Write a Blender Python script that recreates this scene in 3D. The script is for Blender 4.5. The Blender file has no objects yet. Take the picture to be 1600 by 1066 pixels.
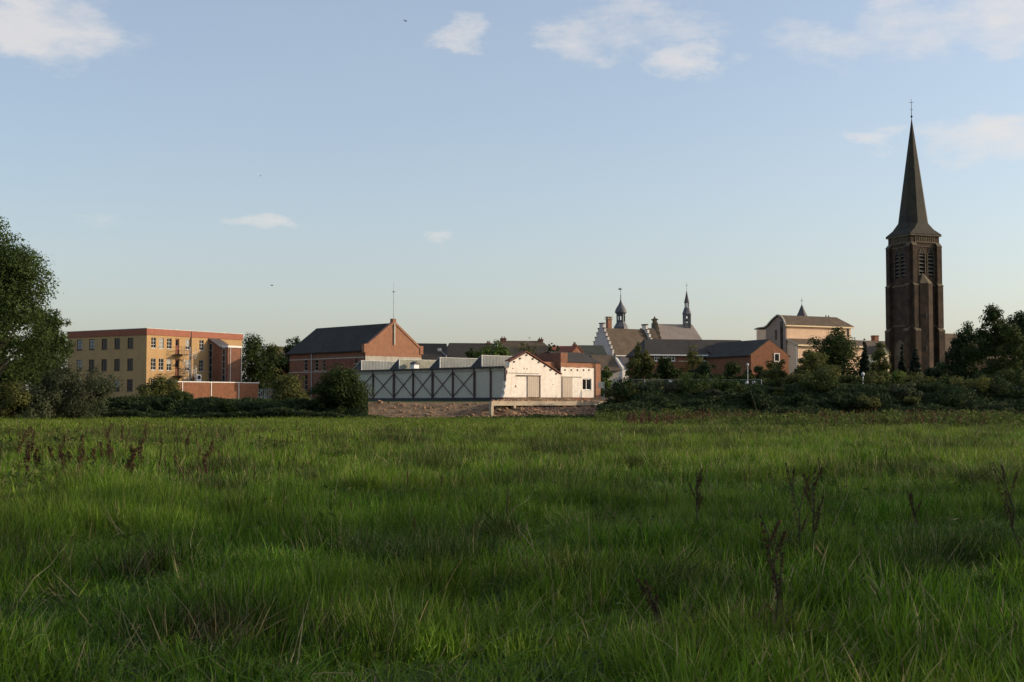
import bpy, math, random
import numpy as np
from mathutils import Vector, Matrix

# ------------------------------------------------------------------ camera, sky, sun, exposure
scene = bpy.context.scene
COL = scene.collection
F = 2018.0                      # focal length in photo pixels (1600 wide)
HORIZON = 630.0
EYE = 1.7
PITCH = math.atan((HORIZON - 533.0) / F)
SUN_AZ = math.radians(5.0)      # from +X towards +Y
SUN_EL = math.radians(17.0)

cam_d = bpy.data.cameras.new('camera')
cam = bpy.data.objects.new('camera', cam_d)
COL.objects.link(cam)
cam.location = (0, 0, EYE)
cam.rotation_euler = (math.pi / 2 + PITCH, 0, 0)
cam_d.sensor_width = 36.0
cam_d.lens = F / 1600.0 * 36.0
cam_d.clip_start = 0.1
cam_d.clip_end = 12000
scene.camera = cam

scene.view_settings.view_transform = 'Standard'
scene.view_settings.look = 'None'
scene.view_settings.gamma = 1.0
scene.view_settings.exposure = 0.5
scene.view_settings.use_curve_mapping = False
scene.cycles.max_bounces = 5
scene.cycles.transparent_max_bounces = 8
scene.cycles.use_adaptive_sampling = True

world = bpy.data.worlds.new('World')
scene.world = world
world.use_nodes = True
SKY_STRENGTH = 0.148


def build_world():
    nt = world.node_tree
    N, L = nt.nodes, nt.links
    for n in list(N):
        N.remove(n)
    out = N.new('ShaderNodeOutputWorld')
    bg = N.new('ShaderNodeBackground')
    bg.inputs['Strength'].default_value = SKY_STRENGTH
    L.new(bg.outputs[0], out.inputs[0])
    sky = N.new('ShaderNodeTexSky')
    sky.sky_type = 'NISHITA'
    sky.sun_disc = False
    sky.sun_elevation = SUN_EL
    sky.sun_rotation = math.pi / 2 - SUN_AZ
    sky.altitude = 20
    sky.air_density = 1.0
    sky.dust_density = 2.4
    sky.ozone_density = 2.2

    def mth(op, a, b=None, c=None, clamp=False):
        n = N.new('ShaderNodeMath')
        n.operation = op
        n.use_clamp = clamp
        for i, v in enumerate((a, b, c)):
            if v is None:
                continue
            if isinstance(v, (int, float)):
                n.inputs[i].default_value = v
            else:
                L.new(v, n.inputs[i])
        return n.outputs[0]

    tc = N.new('ShaderNodeTexCoord')
    sep = N.new('ShaderNodeSeparateXYZ')
    L.new(tc.outputs['Generated'], sep.inputs[0])
    x, y, z = sep.outputs
    az = mth('ARCTAN2', x, y)
    el = mth('ARCSINE', z)
    comb = N.new('ShaderNodeCombineXYZ')
    L.new(az, comb.inputs[0])
    L.new(mth('MULTIPLY', el, 2.4), comb.inputs[1])

    def noise(scale, detail, rough=0.55, off=0.0, src=None):
        n = N.new('ShaderNodeTexNoise')
        n.noise_dimensions = '3D'
        n.inputs['Scale'].default_value = scale
        n.inputs['Detail'].default_value = detail
        n.inputs['Roughness'].default_value = rough
        mp = N.new('ShaderNodeMapping')
        mp.inputs['Location'].default_value = (off, off * 0.7, off * 0.3)
        L.new(src or comb.outputs[0], mp.inputs[0])
        L.new(mp.outputs[0], n.inputs['Vector'])
        return n.outputs['Fac']

    # wispy edges: warp the blob coordinates a little
    w1 = noise(16.0, 6, 0.62, 3.1)
    w2 = noise(16.0, 6, 0.62, 9.7)
    azw = mth('ADD', az, mth('MULTIPLY', mth('SUBTRACT', w1, 0.5), 0.11))
    elw = mth('ADD', el, mth('MULTIPLY', mth('SUBTRACT', w2, 0.5), 0.048))

    # (px, py, half width px, half height px, strength) of the clouds in view
    blobs = [(40, 40, 150, 52, .95), (150, 45, 70, 32, .45), (722, 54, 52, 24, .85), (905, 62, 62, 42, .75),
             (1010, 32, 110, 44, .72), (1068, 102, 78, 34, .9), (1330, 60, 130, 50, .62), (1440, 40, 150, 48, .75),
             (1590, 22, 120, 50, .85), (405, 347, 66, 17, .8), (150, 351, 60, 16, .4), (665, 366, 36, 13, .6),
             (1375, 223, 46, 16, .75), (1570, 226, 115, 38, .85), (590, 365, 40, 14, .2)]
    tot = None
    for (px, py, hw, hh, s) in blobs:
        dx, dy = (px - 800) / F, -(py - 533) / F
        d = Vector((dx, math.cos(PITCH) - dy * math.sin(PITCH), math.sin(PITCH) + dy * math.cos(PITCH))).normalized()
        a0, e0 = math.atan2(d.x, d.y), math.asin(d.z)
        u = mth('DIVIDE', mth('SUBTRACT', azw, a0), hw / F)
        v = mth('DIVIDE', mth('SUBTRACT', elw, e0), hh / F)
        r2 = mth('ADD', mth('MULTIPLY', u, u), mth('MULTIPLY', v, v))
        g = mth('MULTIPLY', mth('SUBTRACT', 1.0, mth('MULTIPLY', r2, 0.62), clamp=True), s)
        tot = g if tot is None else mth('MAXIMUM', tot, g)
    # the same broken cloud goes on round the rest of the sky
    wide = noise(2.6, 5, 0.55, 21.0)
    wide = mth('MULTIPLY', mth('SUBTRACT', wide, 0.56), 5.0, clamp=True)
    outside = mth('MAXIMUM', mth('MULTIPLY', mth('SUBTRACT', mth('ABSOLUTE', az), 0.44), 6.0, clamp=True),
                  mth('MULTIPLY', mth('SUBTRACT', el, 0.33), 6.0, clamp=True))
    above = mth('MULTIPLY', mth('SUBTRACT', el, 0.05), 8.0, clamp=True)
    wide = mth('MULTIPLY', mth('MULTIPLY', wide, 0.65), mth('MULTIPLY', outside, above))
    tot = mth('MAXIMUM', tot, wide)
    tex = noise(17.0, 9, 0.66, 5.0)
    ragged = mth('MULTIPLY', mth('SUBTRACT', tex, 0.5), 2.0)
    dens = mth('MULTIPLY', mth('SUBTRACT', mth('ADD', tot, ragged), 0.16), 1.15, clamp=True)
    dens = mth('MULTIPLY', dens, mth('MULTIPLY', tot, 2.2, clamp=True))
    # a thin high veil whitens the whole sky
    low = mth('POWER', mth('SUBTRACT', 1.0, mth('DIVIDE', mth('MAXIMUM', el, 0.0), 0.24), clamp=True), 1.4)
    veil = mth('ADD', mth('ADD', 0.16, mth('MULTIPLY', low, 0.12)), mth('MULTIPLY', noise(3.0, 4, 0.6, 40.0), 0.08))
    dens = mth('ADD', veil, mth('MULTIPLY', dens, mth('SUBTRACT', 0.74, veil)))

    mix = N.new('ShaderNodeMix')
    mix.data_type = 'RGBA'
    L.new(dens, mix.inputs['Factor'])
    L.new(sky.outputs[0], mix.inputs[6])
    mix.inputs[7].default_value = (4.05, 3.78, 3.58, 1)
    L.new(mix.outputs[2], bg.inputs['Color'])


build_world()

sun_d = bpy.data.lights.new('sun', 'SUN')
sun_d.energy = 2.8
sun_d.angle = math.radians(0.55)
sun_d.color = (1.0, 0.80, 0.58)
sun = bpy.data.objects.new('sun', sun_d)
COL.objects.link(sun)
sdir = Vector((math.cos(SUN_AZ) * math.cos(SUN_EL), math.sin(SUN_AZ) * math.cos(SUN_EL), math.sin(SUN_EL)))
sun.rotation_euler = sdir.to_track_quat('Z', 'Y').to_euler()
sun.location = sdir * 200

# ------------------------------------------------------------------ helpers


def ray(px, py):
    dx, dz = (px - 800.0) / F, -(py - 533.0) / F
    return (dx, math.cos(PITCH) - dz * math.sin(PITCH), math.sin(PITCH) + dz * math.cos(PITCH))


def at(px, py, D):
    d = ray(px, py)
    t = D / d[1]
    return Vector((d[0] * t, D, EYE + d[2] * t))


def xat(px, D):
    return at(px, HORIZON, D).x


def zat(py, D):
    return at(800, py, D).z


class Frame:
    """a building's own axes: origin under a corner, local x along its front, y to the back"""

    def __init__(self, px, D, z0, deg):
        self.x, self.y, self.z, self.a = xat(px, D), D, z0, math.radians(deg)
        self.c, self.s = math.cos(self.a), math.sin(self.a)

    def _loc(self, px, py):
        d = ray(px, py)
        o = (-self.x, -self.y)
        ol = (o[0] * self.c + o[1] * self.s, -o[0] * self.s + o[1] * self.c, EYE - self.z)
        dl = (d[0] * self.c + d[1] * self.s, -d[0] * self.s + d[1] * self.c, d[2])
        return ol, dl

    def on_y(self, px, py, y=0.0):
        o, d = self._loc(px, py)
        t = (y - o[1]) / d[1]
        return o[0] + d[0] * t, o[2] + d[2] * t

    def on_x(self, px, py, x=0.0):
        o, d = self._loc(px, py)
        t = (x - o[0]) / d[0]
        return o[1] + d[1] * t, o[2] + d[2] * t

    def world(self, x, y, z=0.0):
        return Vector((self.x + x * self.c - y * self.s, self.y + x * self.s + y * self.c, self.z + z))


def tag(o, label=None, cat=None, group=None, kind=None):
    if label:
        o['label'] = label
    if cat:
        o['category'] = cat
    if group:
        o['group'] = group
    if kind:
        o['kind'] = kind
    return o


def thing(name, label, cat, loc=(0, 0, 0), rz=0.0, group=None):
    o = bpy.data.objects.new(name, None)
    o.empty_display_size = 0.5
    COL.objects.link(o)
    o.location = loc
    o.rotation_euler = (0, 0, rz)
    return tag(o, label, cat, group)


def fthing(fr, name, label, cat, group=None):
    return thing(name, label, cat, (fr.x, fr.y, fr.z), fr.a, group)


class MB:
    def __init__(self):
        self.v, self.f = [], []

    def poly(self, pts):
        n = len(self.v)
        self.v += [tuple(p) for p in pts]
        self.f.append(tuple(range(n, n + len(pts))))
        return self

    def add(self, vs, fs):
        n = len(self.v)
        self.v += [tuple(p) for p in vs]
        self.f += [tuple(i + n for i in q) for q in fs]
        return self

    def box(self, x0, x1, y0, y1, z0, z1):
        vs = [(x0, y0, z0), (x1, y0, z0), (x1, y1, z0), (x0, y1, z0), (x0, y0, z1), (x1, y0, z1), (x1, y1, z1), (x0, y1, z1)]
        return self.add(vs, [(3, 2, 1, 0), (4, 5, 6, 7), (0, 1, 5, 4), (1, 2, 6, 5), (2, 3, 7, 6), (3, 0, 4, 7)])

    def bar(self, p, q, w, h=None, up=(0, 0, 1)):
        h = h or w
        p, q = Vector(p), Vector(q)
        d = (q - p).normalized()
        u = Vector(up)
        if abs(d.dot(u)) > 0.95:
            u = Vector((1, 0, 0))
        s = d.cross(u).normalized() * w / 2
        t = s.cross(d).normalized() * h / 2
        vs = [p - s - t, p + s - t, p + s + t, p - s + t, q - s - t, q + s - t, q + s + t, q - s + t]
        return self.add(vs, [(3, 2, 1, 0), (4, 5, 6, 7), (0, 1, 5, 4), (1, 2, 6, 5), (2, 3, 7, 6), (3, 0, 4, 7)])

    def tube(self, p, q, r0, r1=None, n=8):
        r1 = r0 if r1 is None else r1
        p, q = Vector(p), Vector(q)
        d = (q - p).normalized()
        u = Vector((0, 0, 1)) if abs(d.z) < 0.9 else Vector((1, 0, 0))
        s = d.cross(u).normalized()
        t = s.cross(d)
        vs = []
        for c, r in ((p, r0), (q, r1)):
            for i in range(n):
                a = 2 * math.pi * i / n
                vs.append(c + (s * math.cos(a) + t * math.sin(a)) * r)
        fs = [(i, (i + 1) % n, n + (i + 1) % n, n + i) for i in range(n)]
        fs += [tuple(range(n - 1, -1, -1)), tuple(range(n, 2 * n))]
        return self.add(vs, fs)

    def prism(self, pts, off):
        """closed polygon pts (3-d) pushed along the vector off"""
        n = len(pts)
        off = Vector(off)
        vs = [Vector(p) for p in pts] + [Vector(p) + off for p in pts]
        fs = [tuple(range(n - 1, -1, -1)), tuple(range(n, 2 * n))]
        fs += [(i, (i + 1) % n, n + (i + 1) % n, n + i) for i in range(n)]
        return self.add(vs, fs)

    def lathe(self, prof, n, cx=0, cy=0, ph=0.0):
        vs, fs = [], []
        for r, z in prof:
            for i in range(n):
                a = ph + 2 * math.pi * i / n
                vs.append((cx + r * math.cos(a), cy + r * math.sin(a), z))
        for k in range(len(prof) - 1):
            for i in range(n):
                j = (i + 1) % n
                fs.append((k * n + i, k * n + j, (k + 1) * n + j, (k + 1) * n + i))
        fs.append(tuple(range(n - 1, -1, -1)))
        m = (len(prof) - 1) * n
        fs.append(tuple(range(m, m + n)))
        return self.add(vs, fs)

    def build(self, name, mat, parent=None, smooth=False):
        me = bpy.data.meshes.new(name)
        me.from_pydata(self.v, [], self.f)
        me.materials.append(mat)
        if smooth:
            me.polygons.foreach_set('use_smooth', [True] * len(me.polygons))
        me.update()
        o = bpy.data.objects.new(name, me)
        COL.objects.link(o)
        if parent is not None:
            o.parent = parent
        return o


def bx(name, mat, parent, *a):
    return MB().box(*a).build(name, mat, parent)


def np_mesh(name, verts, faces_per, mat, parent=None, tint=None):
    """verts (n*k,3) array, consecutive faces of faces_per vertices"""
    me = bpy.data.meshes.new(name)
    nv = len(verts)
    nf = nv // faces_per
    me.vertices.add(nv)
    me.vertices.foreach_set('co', np.asarray(verts, dtype=np.float32).ravel())
    me.loops.add(nv)
    me.loops.foreach_set('vertex_index', np.arange(nv, dtype=np.int32))
    me.polygons.add(nf)
    me.polygons.foreach_set('loop_start', np.arange(0, nv, faces_per, dtype=np.int32))
    me.polygons.foreach_set('loop_total', np.full(nf, faces_per, dtype=np.int32))
    if tint is not None:
        at_ = me.attributes.new('tint', 'FLOAT', 'FACE')
        at_.data.foreach_set('value', np.asarray(tint, dtype=np.float32))
    me.materials.append(mat)
    me.update()
    me.validate()
    o = bpy.data.objects.new(name, me)
    COL.objects.link(o)
    if parent is not None:
        o.parent = parent
    return o


# smooth value noise for terrain and scatter
_rs = np.random.RandomState(7)
_LAT = _rs.rand(256, 256)


def vnoise(x, y):
    x = np.asarray(x, dtype=float)
    y = np.asarray(y, dtype=float)
    xi, yi = np.floor(x).astype(int), np.floor(y).astype(int)
    fx, fy = x - xi, y - yi
    fx, fy = fx * fx * (3 - 2 * fx), fy * fy * (3 - 2 * fy)
    a, b = _LAT[xi % 256, yi % 256], _LAT[(xi + 1) % 256, yi % 256]
    c, d = _LAT[xi % 256, (yi + 1) % 256], _LAT[(xi + 1) % 256, (yi + 1) % 256]
    return (a * (1 - fx) + b * fx) * (1 - fy) + (c * (1 - fx) + d * fx) * fy


def fbm(x, y, o=3):
    s, a, t = 0.0, 0.5, 0.0
    for k in range(o):
        s = s + a * vnoise(np.asarray(x) * 2 ** k + 17.3 * k, np.asarray(y) * 2 ** k + 5.1 * k)
        t += a
        a *= 0.5
    return s / t


# ------------------------------------------------------------------ materials
MATS = {}


def mat(name, col, rough=0.8, var=0.18, scale=1.2, bump=0.0, bscale=8.0, stretch=(1, 1, 1), col2=None, spec=0.3, metal=0.0, fine=0.0, streak=None):
    """procedural surface: base colour broken by two octaves of noise, optional second colour in patches"""
    if name in MATS:
        return MATS[name]
    m = bpy.data.materials.new(name)
    m.use_nodes = True
    nt = m.node_tree
    N, L = nt.nodes, nt.links
    b = N['Principled BSDF']
    b.inputs['Roughness'].default_value = rough
    b.inputs['Metallic'].default_value = metal
    b.inputs['Specular IOR Level'].default_value = spec
    tc = N.new('ShaderNodeTexCoord')
    mp = N.new('ShaderNodeMapping')
    mp.inputs['Scale'].default_value = stretch
    L.new(tc.outputs['Object'], mp.inputs[0])
    n1 = N.new('ShaderNodeTexNoise')
    n1.inputs['Scale'].default_value = scale
    n1.inputs['Detail'].default_value = 6
    n1.inputs['Roughness'].default_value = 0.65
    L.new(mp.outputs[0], n1.inputs['Vector'])
    cr = N.new('ShaderNodeValToRGB')
    c2 = col2 or tuple(c * (1 - 1.6 * var) for c in col)
    c1 = tuple(min(1, c * (1 + var)) for c in col)
    cr.color_ramp.elements[0].position = 0.32
    cr.color_ramp.elements[1].position = 0.68
    cr.color_ramp.elements[0].color = (*c2, 1)
    cr.color_ramp.elements[1].color = (*c1, 1)
    L.new(n1.outputs['Fac'], cr.inputs[0])
    src = cr.outputs[0]
    if fine:
        n2 = N.new('ShaderNodeTexNoise')
        n2.inputs['Scale'].default_value = scale * 7
        n2.inputs['Detail'].default_value = 3
        mp2 = N.new('ShaderNodeMapping')
        mp2.inputs['Scale'].default_value = (1, 1, 3.0)
        L.new(tc.outputs['Object'], mp2.inputs[0])
        L.new(mp2.outputs[0], n2.inputs['Vector'])
        mx = N.new('ShaderNodeMix')
        mx.data_type = 'RGBA'
        mx.blend_type = 'MULTIPLY'
        mr = N.new('ShaderNodeMapRange')
        mr.inputs[1].default_value = 0.3
        mr.inputs[2].default_value = 0.7
        mr.inputs[3].default_value = 1 - fine
        mr.inputs[4].default_value = 1 + fine * 0.6
        L.new(n2.outputs['Fac'], mr.inputs[0])
        cb = N.new('ShaderNodeCombineColor')
        for i in range(3):
            L.new(mr.outputs[0], cb.inputs[i])
        mx.inputs['Factor'].default_value = 1
        L.new(src, mx.inputs[6])
        L.new(cb.outputs[0], mx.inputs[7])
        src = mx.outputs[2]
    if streak:
        # rain streaks and grime: noise pulled out along z
        n3 = N.new('ShaderNodeTexNoise')
        n3.inputs['Scale'].default_value = 1.0
        n3.inputs['Detail'].default_value = 5
        mp3 = N.new('ShaderNodeMapping')
        mp3.inputs['Scale'].default_value = (2.2, 2.2, 0.22)
        L.new(tc.outputs['Object'], mp3.inputs[0])
        L.new(mp3.outputs[0], n3.inputs['Vector'])
        mr3 = N.new('ShaderNodeMapRange')
        mr3.inputs[1].default_value = 0.5
        mr3.inputs[2].default_value = 0.78
        mr3.inputs[4].default_value = streak[1]
        L.new(n3.outputs['Fac'], mr3.inputs[0])
        mx3 = N.new('ShaderNodeMix')
        mx3.data_type = 'RGBA'
        L.new(mr3.outputs[0], mx3.inputs['Factor'])
        L.new(src, mx3.inputs[6])
        mx3.inputs[7].default_value = (*streak[0], 1)
        src = mx3.outputs[2]
    L.new(src, b.inputs['Base Color'])
    if bump:
        n4 = N.new('ShaderNodeTexNoise')
        n4.inputs['Scale'].default_value = bscale
        n4.inputs['Detail'].default_value = 5
        L.new(mp.outputs[0], n4.inputs['Vector'])
        bp = N.new('ShaderNodeBump')
        bp.inputs['Strength'].default_value = bump
        bp.inputs['Distance'].default_value = 0.05
        L.new(n4.outputs['Fac'], bp.inputs['Height'])
        L.new(bp.outputs[0], b.inputs['Normal'])
    MATS[name] = m
    return m


def ribbed(name, col, pitch=0.3, axis='x', depth=0.6, rough=0.6, var=0.15):
    """profiled sheet: ribs as relief plus a weathered colour"""
    m = mat(name, col, rough, var, 0.9, fine=0.12)
    nt = m.node_tree
    N, L = nt.nodes, nt.links
    tc = N.new('ShaderNodeTexCoord')
    wv = N.new('ShaderNodeTexWave')
    wv.bands_direction = axis.upper()
    wv.inputs['Scale'].default_value = 0.314 / pitch
    wv.inputs['Distortion'].default_value = 0
    L.new(tc.outputs['Object'], wv.inputs['Vector'])
    bp = N.new('ShaderNodeBump')
    bp.inputs['Strength'].default_value = depth
    bp.inputs['Distance'].default_value = 0.06
    L.new(wv.outputs['Fac'], bp.inputs['Height'])
    L.new(bp.outputs[0], N['Principled BSDF'].inputs['Normal'])
    return m


def leafmat(name, c_dark, c_light, trans=0.32, rough=0.55):
    if name in MATS:
        return MATS[name]
    m = bpy.data.materials.new(name)
    m.use_nodes = True
    nt = m.node_tree
    N, L = nt.nodes, nt.links
    b = N['Principled BSDF']
    out = N['Material Output']
    at_ = N.new('ShaderNodeAttribute')
    at_.attribute_name = 'tint'
    cr = N.new('ShaderNodeValToRGB')
    cr.color_ramp.elements[0].color = (*c_dark, 1)
    cr.color_ramp.elements[1].color = (*c_light, 1)
    L.new(at_.outputs['Fac'], cr.inputs[0])
    b.inputs['Roughness'].default_value = max(rough, .7)
    b.inputs['Specular IOR Level'].default_value = 0.12
    L.new(cr.outputs[0], b.inputs['Base Color'])
    tr = N.new('ShaderNodeBsdfTranslucent')
    L.new(cr.outputs[0], tr.inputs['Color'])
    ms = N.new('ShaderNodeMixShader')
    ms.inputs[0].default_value = trans
    L.new(b.outputs[0], ms.inputs[1])
    L.new(tr.outputs[0], ms.inputs[2])
    L.new(ms.outputs[0], out.inputs['Surface'])
    MATS[name] = m
    return m


def grassmat(name, c_dark, c_light, c_dry, dry=0.5, trans=0.3, straw=(.34, .28, .13)):
    """blades: tint along a ramp by blade, wide patches of yellower growth by place"""
    m = leafmat(name, c_dark, c_light, trans, 0.5)
    nt = m.node_tree
    N, L = nt.nodes, nt.links
    cr = [n for n in N if n.type == 'VALTORGB'][0]
    cr.color_ramp.elements[1].position = .86
    e = cr.color_ramp.elements.new(1.0)
    e.color = (*straw, 1)
    N['Principled BSDF'].inputs['Roughness'].default_value = .5
    N['Principled BSDF'].inputs['Specular IOR Level'].default_value = .12
    g = N.new('ShaderNodeNewGeometry')
    n1 = N.new('ShaderNodeTexNoise')
    n1.inputs['Scale'].default_value = 0.16
    n1.inputs['Detail'].default_value = 5
    L.new(g.outputs['Position'], n1.inputs['Vector'])
    mr = N.new('ShaderNodeMapRange')
    mr.inputs[1].default_value = 0.42
    mr.inputs[2].default_value = 0.70
    mr.inputs[4].default_value = dry
    L.new(n1.outputs['Fac'], mr.inputs[0])
    mx = N.new('ShaderNodeMix')
    mx.data_type = 'RGBA'
    L.new(mr.outputs[0], mx.inputs['Factor'])
    L.new(cr.outputs[0], mx.inputs[6])
    mx.inputs[7].default_value = (*c_dry, 1)
    # smaller patches of darker and brighter growth
    n5 = N.new('ShaderNodeTexNoise')
    n5.inputs['Scale'].default_value = 0.75
    n5.inputs['Detail'].default_value = 3
    L.new(g.outputs['Position'], n5.inputs['Vector'])
    mr5 = N.new('ShaderNodeMapRange')
    mr5.inputs[1].default_value = 0.35
    mr5.inputs[2].default_value = 0.65
    mr5.inputs[3].default_value = 0.68
    mr5.inputs[4].default_value = 1.2
    L.new(n5.outputs['Fac'], mr5.inputs[0])
    mul = N.new('ShaderNodeVectorMath')
    mul.operation = 'SCALE'
    L.new(mx.outputs[2], mul.inputs[0])
    L.new(mr5.outputs[0], mul.inputs['Scale'])
    for n in N:
        if n.type == 'BSDF_PRINCIPLED':
            L.new(mul.outputs[0], n.inputs['Base Color'])
        if n.type == 'BSDF_TRANSLUCENT':
            L.new(mul.outputs[0], n.inputs['Color'])
    return m


M = {}
M['yellow'] = mat('ochre_render', (.42, .262, .118), .85, .07, .5, fine=.06, streak=((.26, .165, .08), .3))
M['rust'] = mat('rust_red_fascia', (.26, .072, .033), .6, .10, .8, fine=.08)
M['white_metal'] = mat('white_paint', (.72, .69, .64), .5, .05, 2.0)
M['cream'] = mat('cream_paint', (.74, .58, .36), .6, .06, 1.0)
M['glass'] = mat('dark_glass', (.014, .015, .016), .10, .3, .6, spec=.28)
M['brick_red'] = mat('red_brick', (.225, .103, .063), .9, .14, 1.6, bump=.25, bscale=14, fine=.22, streak=((.12, .06, .04), .5))
M['brick_orange'] = mat('orange_brick', (.30, .142, .083), .9, .14, 1.5, bump=.25, bscale=14, fine=.22, streak=((.21, .13, .08), .45))
M['brick_brown'] = mat('brown_brick', (.235, .100, .052), .9, .14, 1.5, bump=.25, bscale=14, fine=.22, streak=((.12, .065, .04), .5))
M['brick_dark'] = mat('dark_red_brick', (.20, .075, .05), .9, .18, 1.4, bump=.25, bscale=14, fine=.24)
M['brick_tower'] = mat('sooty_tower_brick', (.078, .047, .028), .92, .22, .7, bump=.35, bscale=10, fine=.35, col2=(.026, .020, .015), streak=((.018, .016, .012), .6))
M['stone_tower'] = mat('weathered_stone', (.135, .106, .068), .9, .2, 1.0, fine=.25)
M['slate_spire'] = mat('mossy_slate', (.048, .039, .022), .75, .2, .32, col2=(.020, .021, .018), fine=.35)
M['slate'] = mat('grey_slate', (.085, .080, .078), .65, .2, 1.0, fine=.22)
M['slate_pink'] = mat('mauve_slate', (.33, .265, .215), .7, .12, .6, fine=.16)
M['tile_dark'] = mat('dark_roof_tile', (.040, .034, .027), .8, .22, .7, fine=.25)
M['felt'] = mat('black_roof_felt', (.029, .029, .026), .9, .2, .35, fine=.3, streak=((.055, .055, .05), .5))
M['tile_brown'] = mat('brown_roof_tile', (.110, .079, .050), .8, .18, .8, fine=.25)
M['tile_red'] = mat('red_roof_tile', (.26, .075, .040), .8, .18, .9, fine=.22)
M['tile_green'] = mat('mossy_roof_tile', (.050, .055, .040), .85, .2, .8, fine=.25)
M['render_white'] = mat('old_whitewash', (.73, .69, .62), .9, .04, 2.2, bump=.6, bscale=5, fine=.11, col2=(.64, .57, .49), streak=((.52, .40, .30), .38))
M['render_shaded'] = mat('shaded_white_plaster', (.52, .46, .42), .9, .08, .6, fine=.08)  # shade of the white stepped gable put into the plaster colour
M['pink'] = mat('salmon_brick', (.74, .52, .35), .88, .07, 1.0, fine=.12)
M['mauve'] = mat('shaded_salmon_brick', (.27, .205, .165), .88, .08, 1.0, fine=.12)  # flank's shade put into the colour, darker than the salmon front
M['cream_band'] = mat('grey_cement_render', (.40, .37, .31), .9, .15, 1.0, fine=.1)
M['panel_grey'] = mat('grey_sheet_panel', (.48, .45, .355), .6, .05, .7, fine=.05, streak=((.34, .32, .25), .35))
M['steel_brown'] = mat('rusty_brown_steel', (.085, .050, .045), .65, .25, 2.0, fine=.2)
M['sheet_dark'] = ribbed('dark_ribbed_sheet', (.060, .066, .068), .42, 'y', 1.0)
M['sheet_light'] = ribbed('light_ribbed_sheet', (.150, .165, .165), .5, 'x', .3)
M['sheet_mossy'] = ribbed('mossy_ribbed_sheet', (.25, .25, .20), .5, 'x', .25, .8, .2)
M['concrete'] = mat('stained_concrete', (.42, .35, .25), .9, .15, 1.0, bump=.3, bscale=5, fine=.15, streak=((.2, .16, .11), .5))
M['board'] = mat('weathered_beige_boards', (.46, .39, .31), .85, .10, 1.5, stretch=(3, 3, .4), fine=.12)
M['rubble'] = mat('brick_rubble', (.36, .22, .13), .95, .3, 1.2, bump=.4, bscale=6, fine=.3, col2=(.16, .095, .06))
M['metal_dark'] = mat('dark_metal', (.045, .045, .048), .45, .2, 3.0, metal=.6)
M['metal_grey'] = mat('galvanised_steel', (.36, .37, .37), .5, .1, 3.0, metal=.5)
M['metal_pale'] = mat('dull_white_metal', (.52, .51, .48), .5, .12, 2.0)
M['blind'] = mat('window_blind', (.30, .29, .26), .8, .1, 2.0)
M['metal_dull'] = mat('dull_grey_metal', (.15, .155, .15), .6, .15, 2.0)
M['louvre'] = mat('grey_louvre_boards', (.095, .085, .07), .8, .2, 2.0)
M['lead'] = mat('lead_sheet', (.115, .115, .12), .6, .2, 1.5, fine=.15)
M['bark'] = mat('bark', (.060, .047, .034), .95, .3, 3.0, bump=.6, bscale=9)
M['lamp_white'] = mat('white_lamp_glass', (.55, .55, .53), .4, .03, 3.0)
M['soil'] = mat('soil', (.10, .07, .045), .95, .3, 1.0, bump=.5, bscale=4)
M['white_bright'] = mat('bright_white_board', (.80, .79, .78), .5, .03, 2.0)
M['bird'] = mat('dark_feathers', (.03, .03, .035), .7, .2, 8.0)
# ------------------------------------------------------------------ ground
PLATEAU = 2.3


def sstep(t):
    t = np.clip(t, 0, 1)
    return t * t * (3 - 2 * t)


def ground_z(x, y):
    x = np.asarray(x, dtype=float)
    y = np.asarray(y, dtype=float)
    field = 0.16 * (fbm(x * .10 + 3, y * .10) - .5) + 0.10 * (fbm(x * .55, y * .55 + 9) - .5)
    field = field + 0.16 * (fbm(x * .8 + 7, y * .8 + 1, 2) - .5)
    yb = 127.6 + 1.2 * (fbm(x * .15, x * 0 + 2.0) - .5)
    t = sstep((y - yb) / 9.0)
    # under the deck the bank is dug away in front of the building line
    slab = sstep((x + 2.9) / 1.0) * sstep((13.0 - x) / 2.0)
    yf = 131.0 + np.clip(x + 2.08, 0, 14)
    y0 = 127.6 + 2.6 * (1 - sstep((x + .5) / 3.0))
    low = 0.58 * sstep((y - y0) / (yf - y0 + 1.8))
    tb = low + (1 - low) * sstep((y - yf - 2.4) / 3.0)
    t = t * (1 - slab) + tb * slab
    rough = 0.40 * (fbm(x * .5 + 40, y * .5, 4) - .5) * np.sin(np.pi * np.clip((y - yb) / 9.0, 0, 1))
    left = sstep((-19.0 - x) / 6.0) * (1 - sstep((y - 140) / 26.0))
    plate = PLATEAU + 0.05 * (fbm(x * .05, y * .05) - .5) - 0.95 * left - 0.5 * sstep((x + 24) / 3.0) * sstep((-.6 - x) / 1.2) * (1 - sstep((y - 170) / 10))
    return field * (1 - t) + plate * t + rough


def gz(x, y):
    return float(ground_z(x, y))


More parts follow.
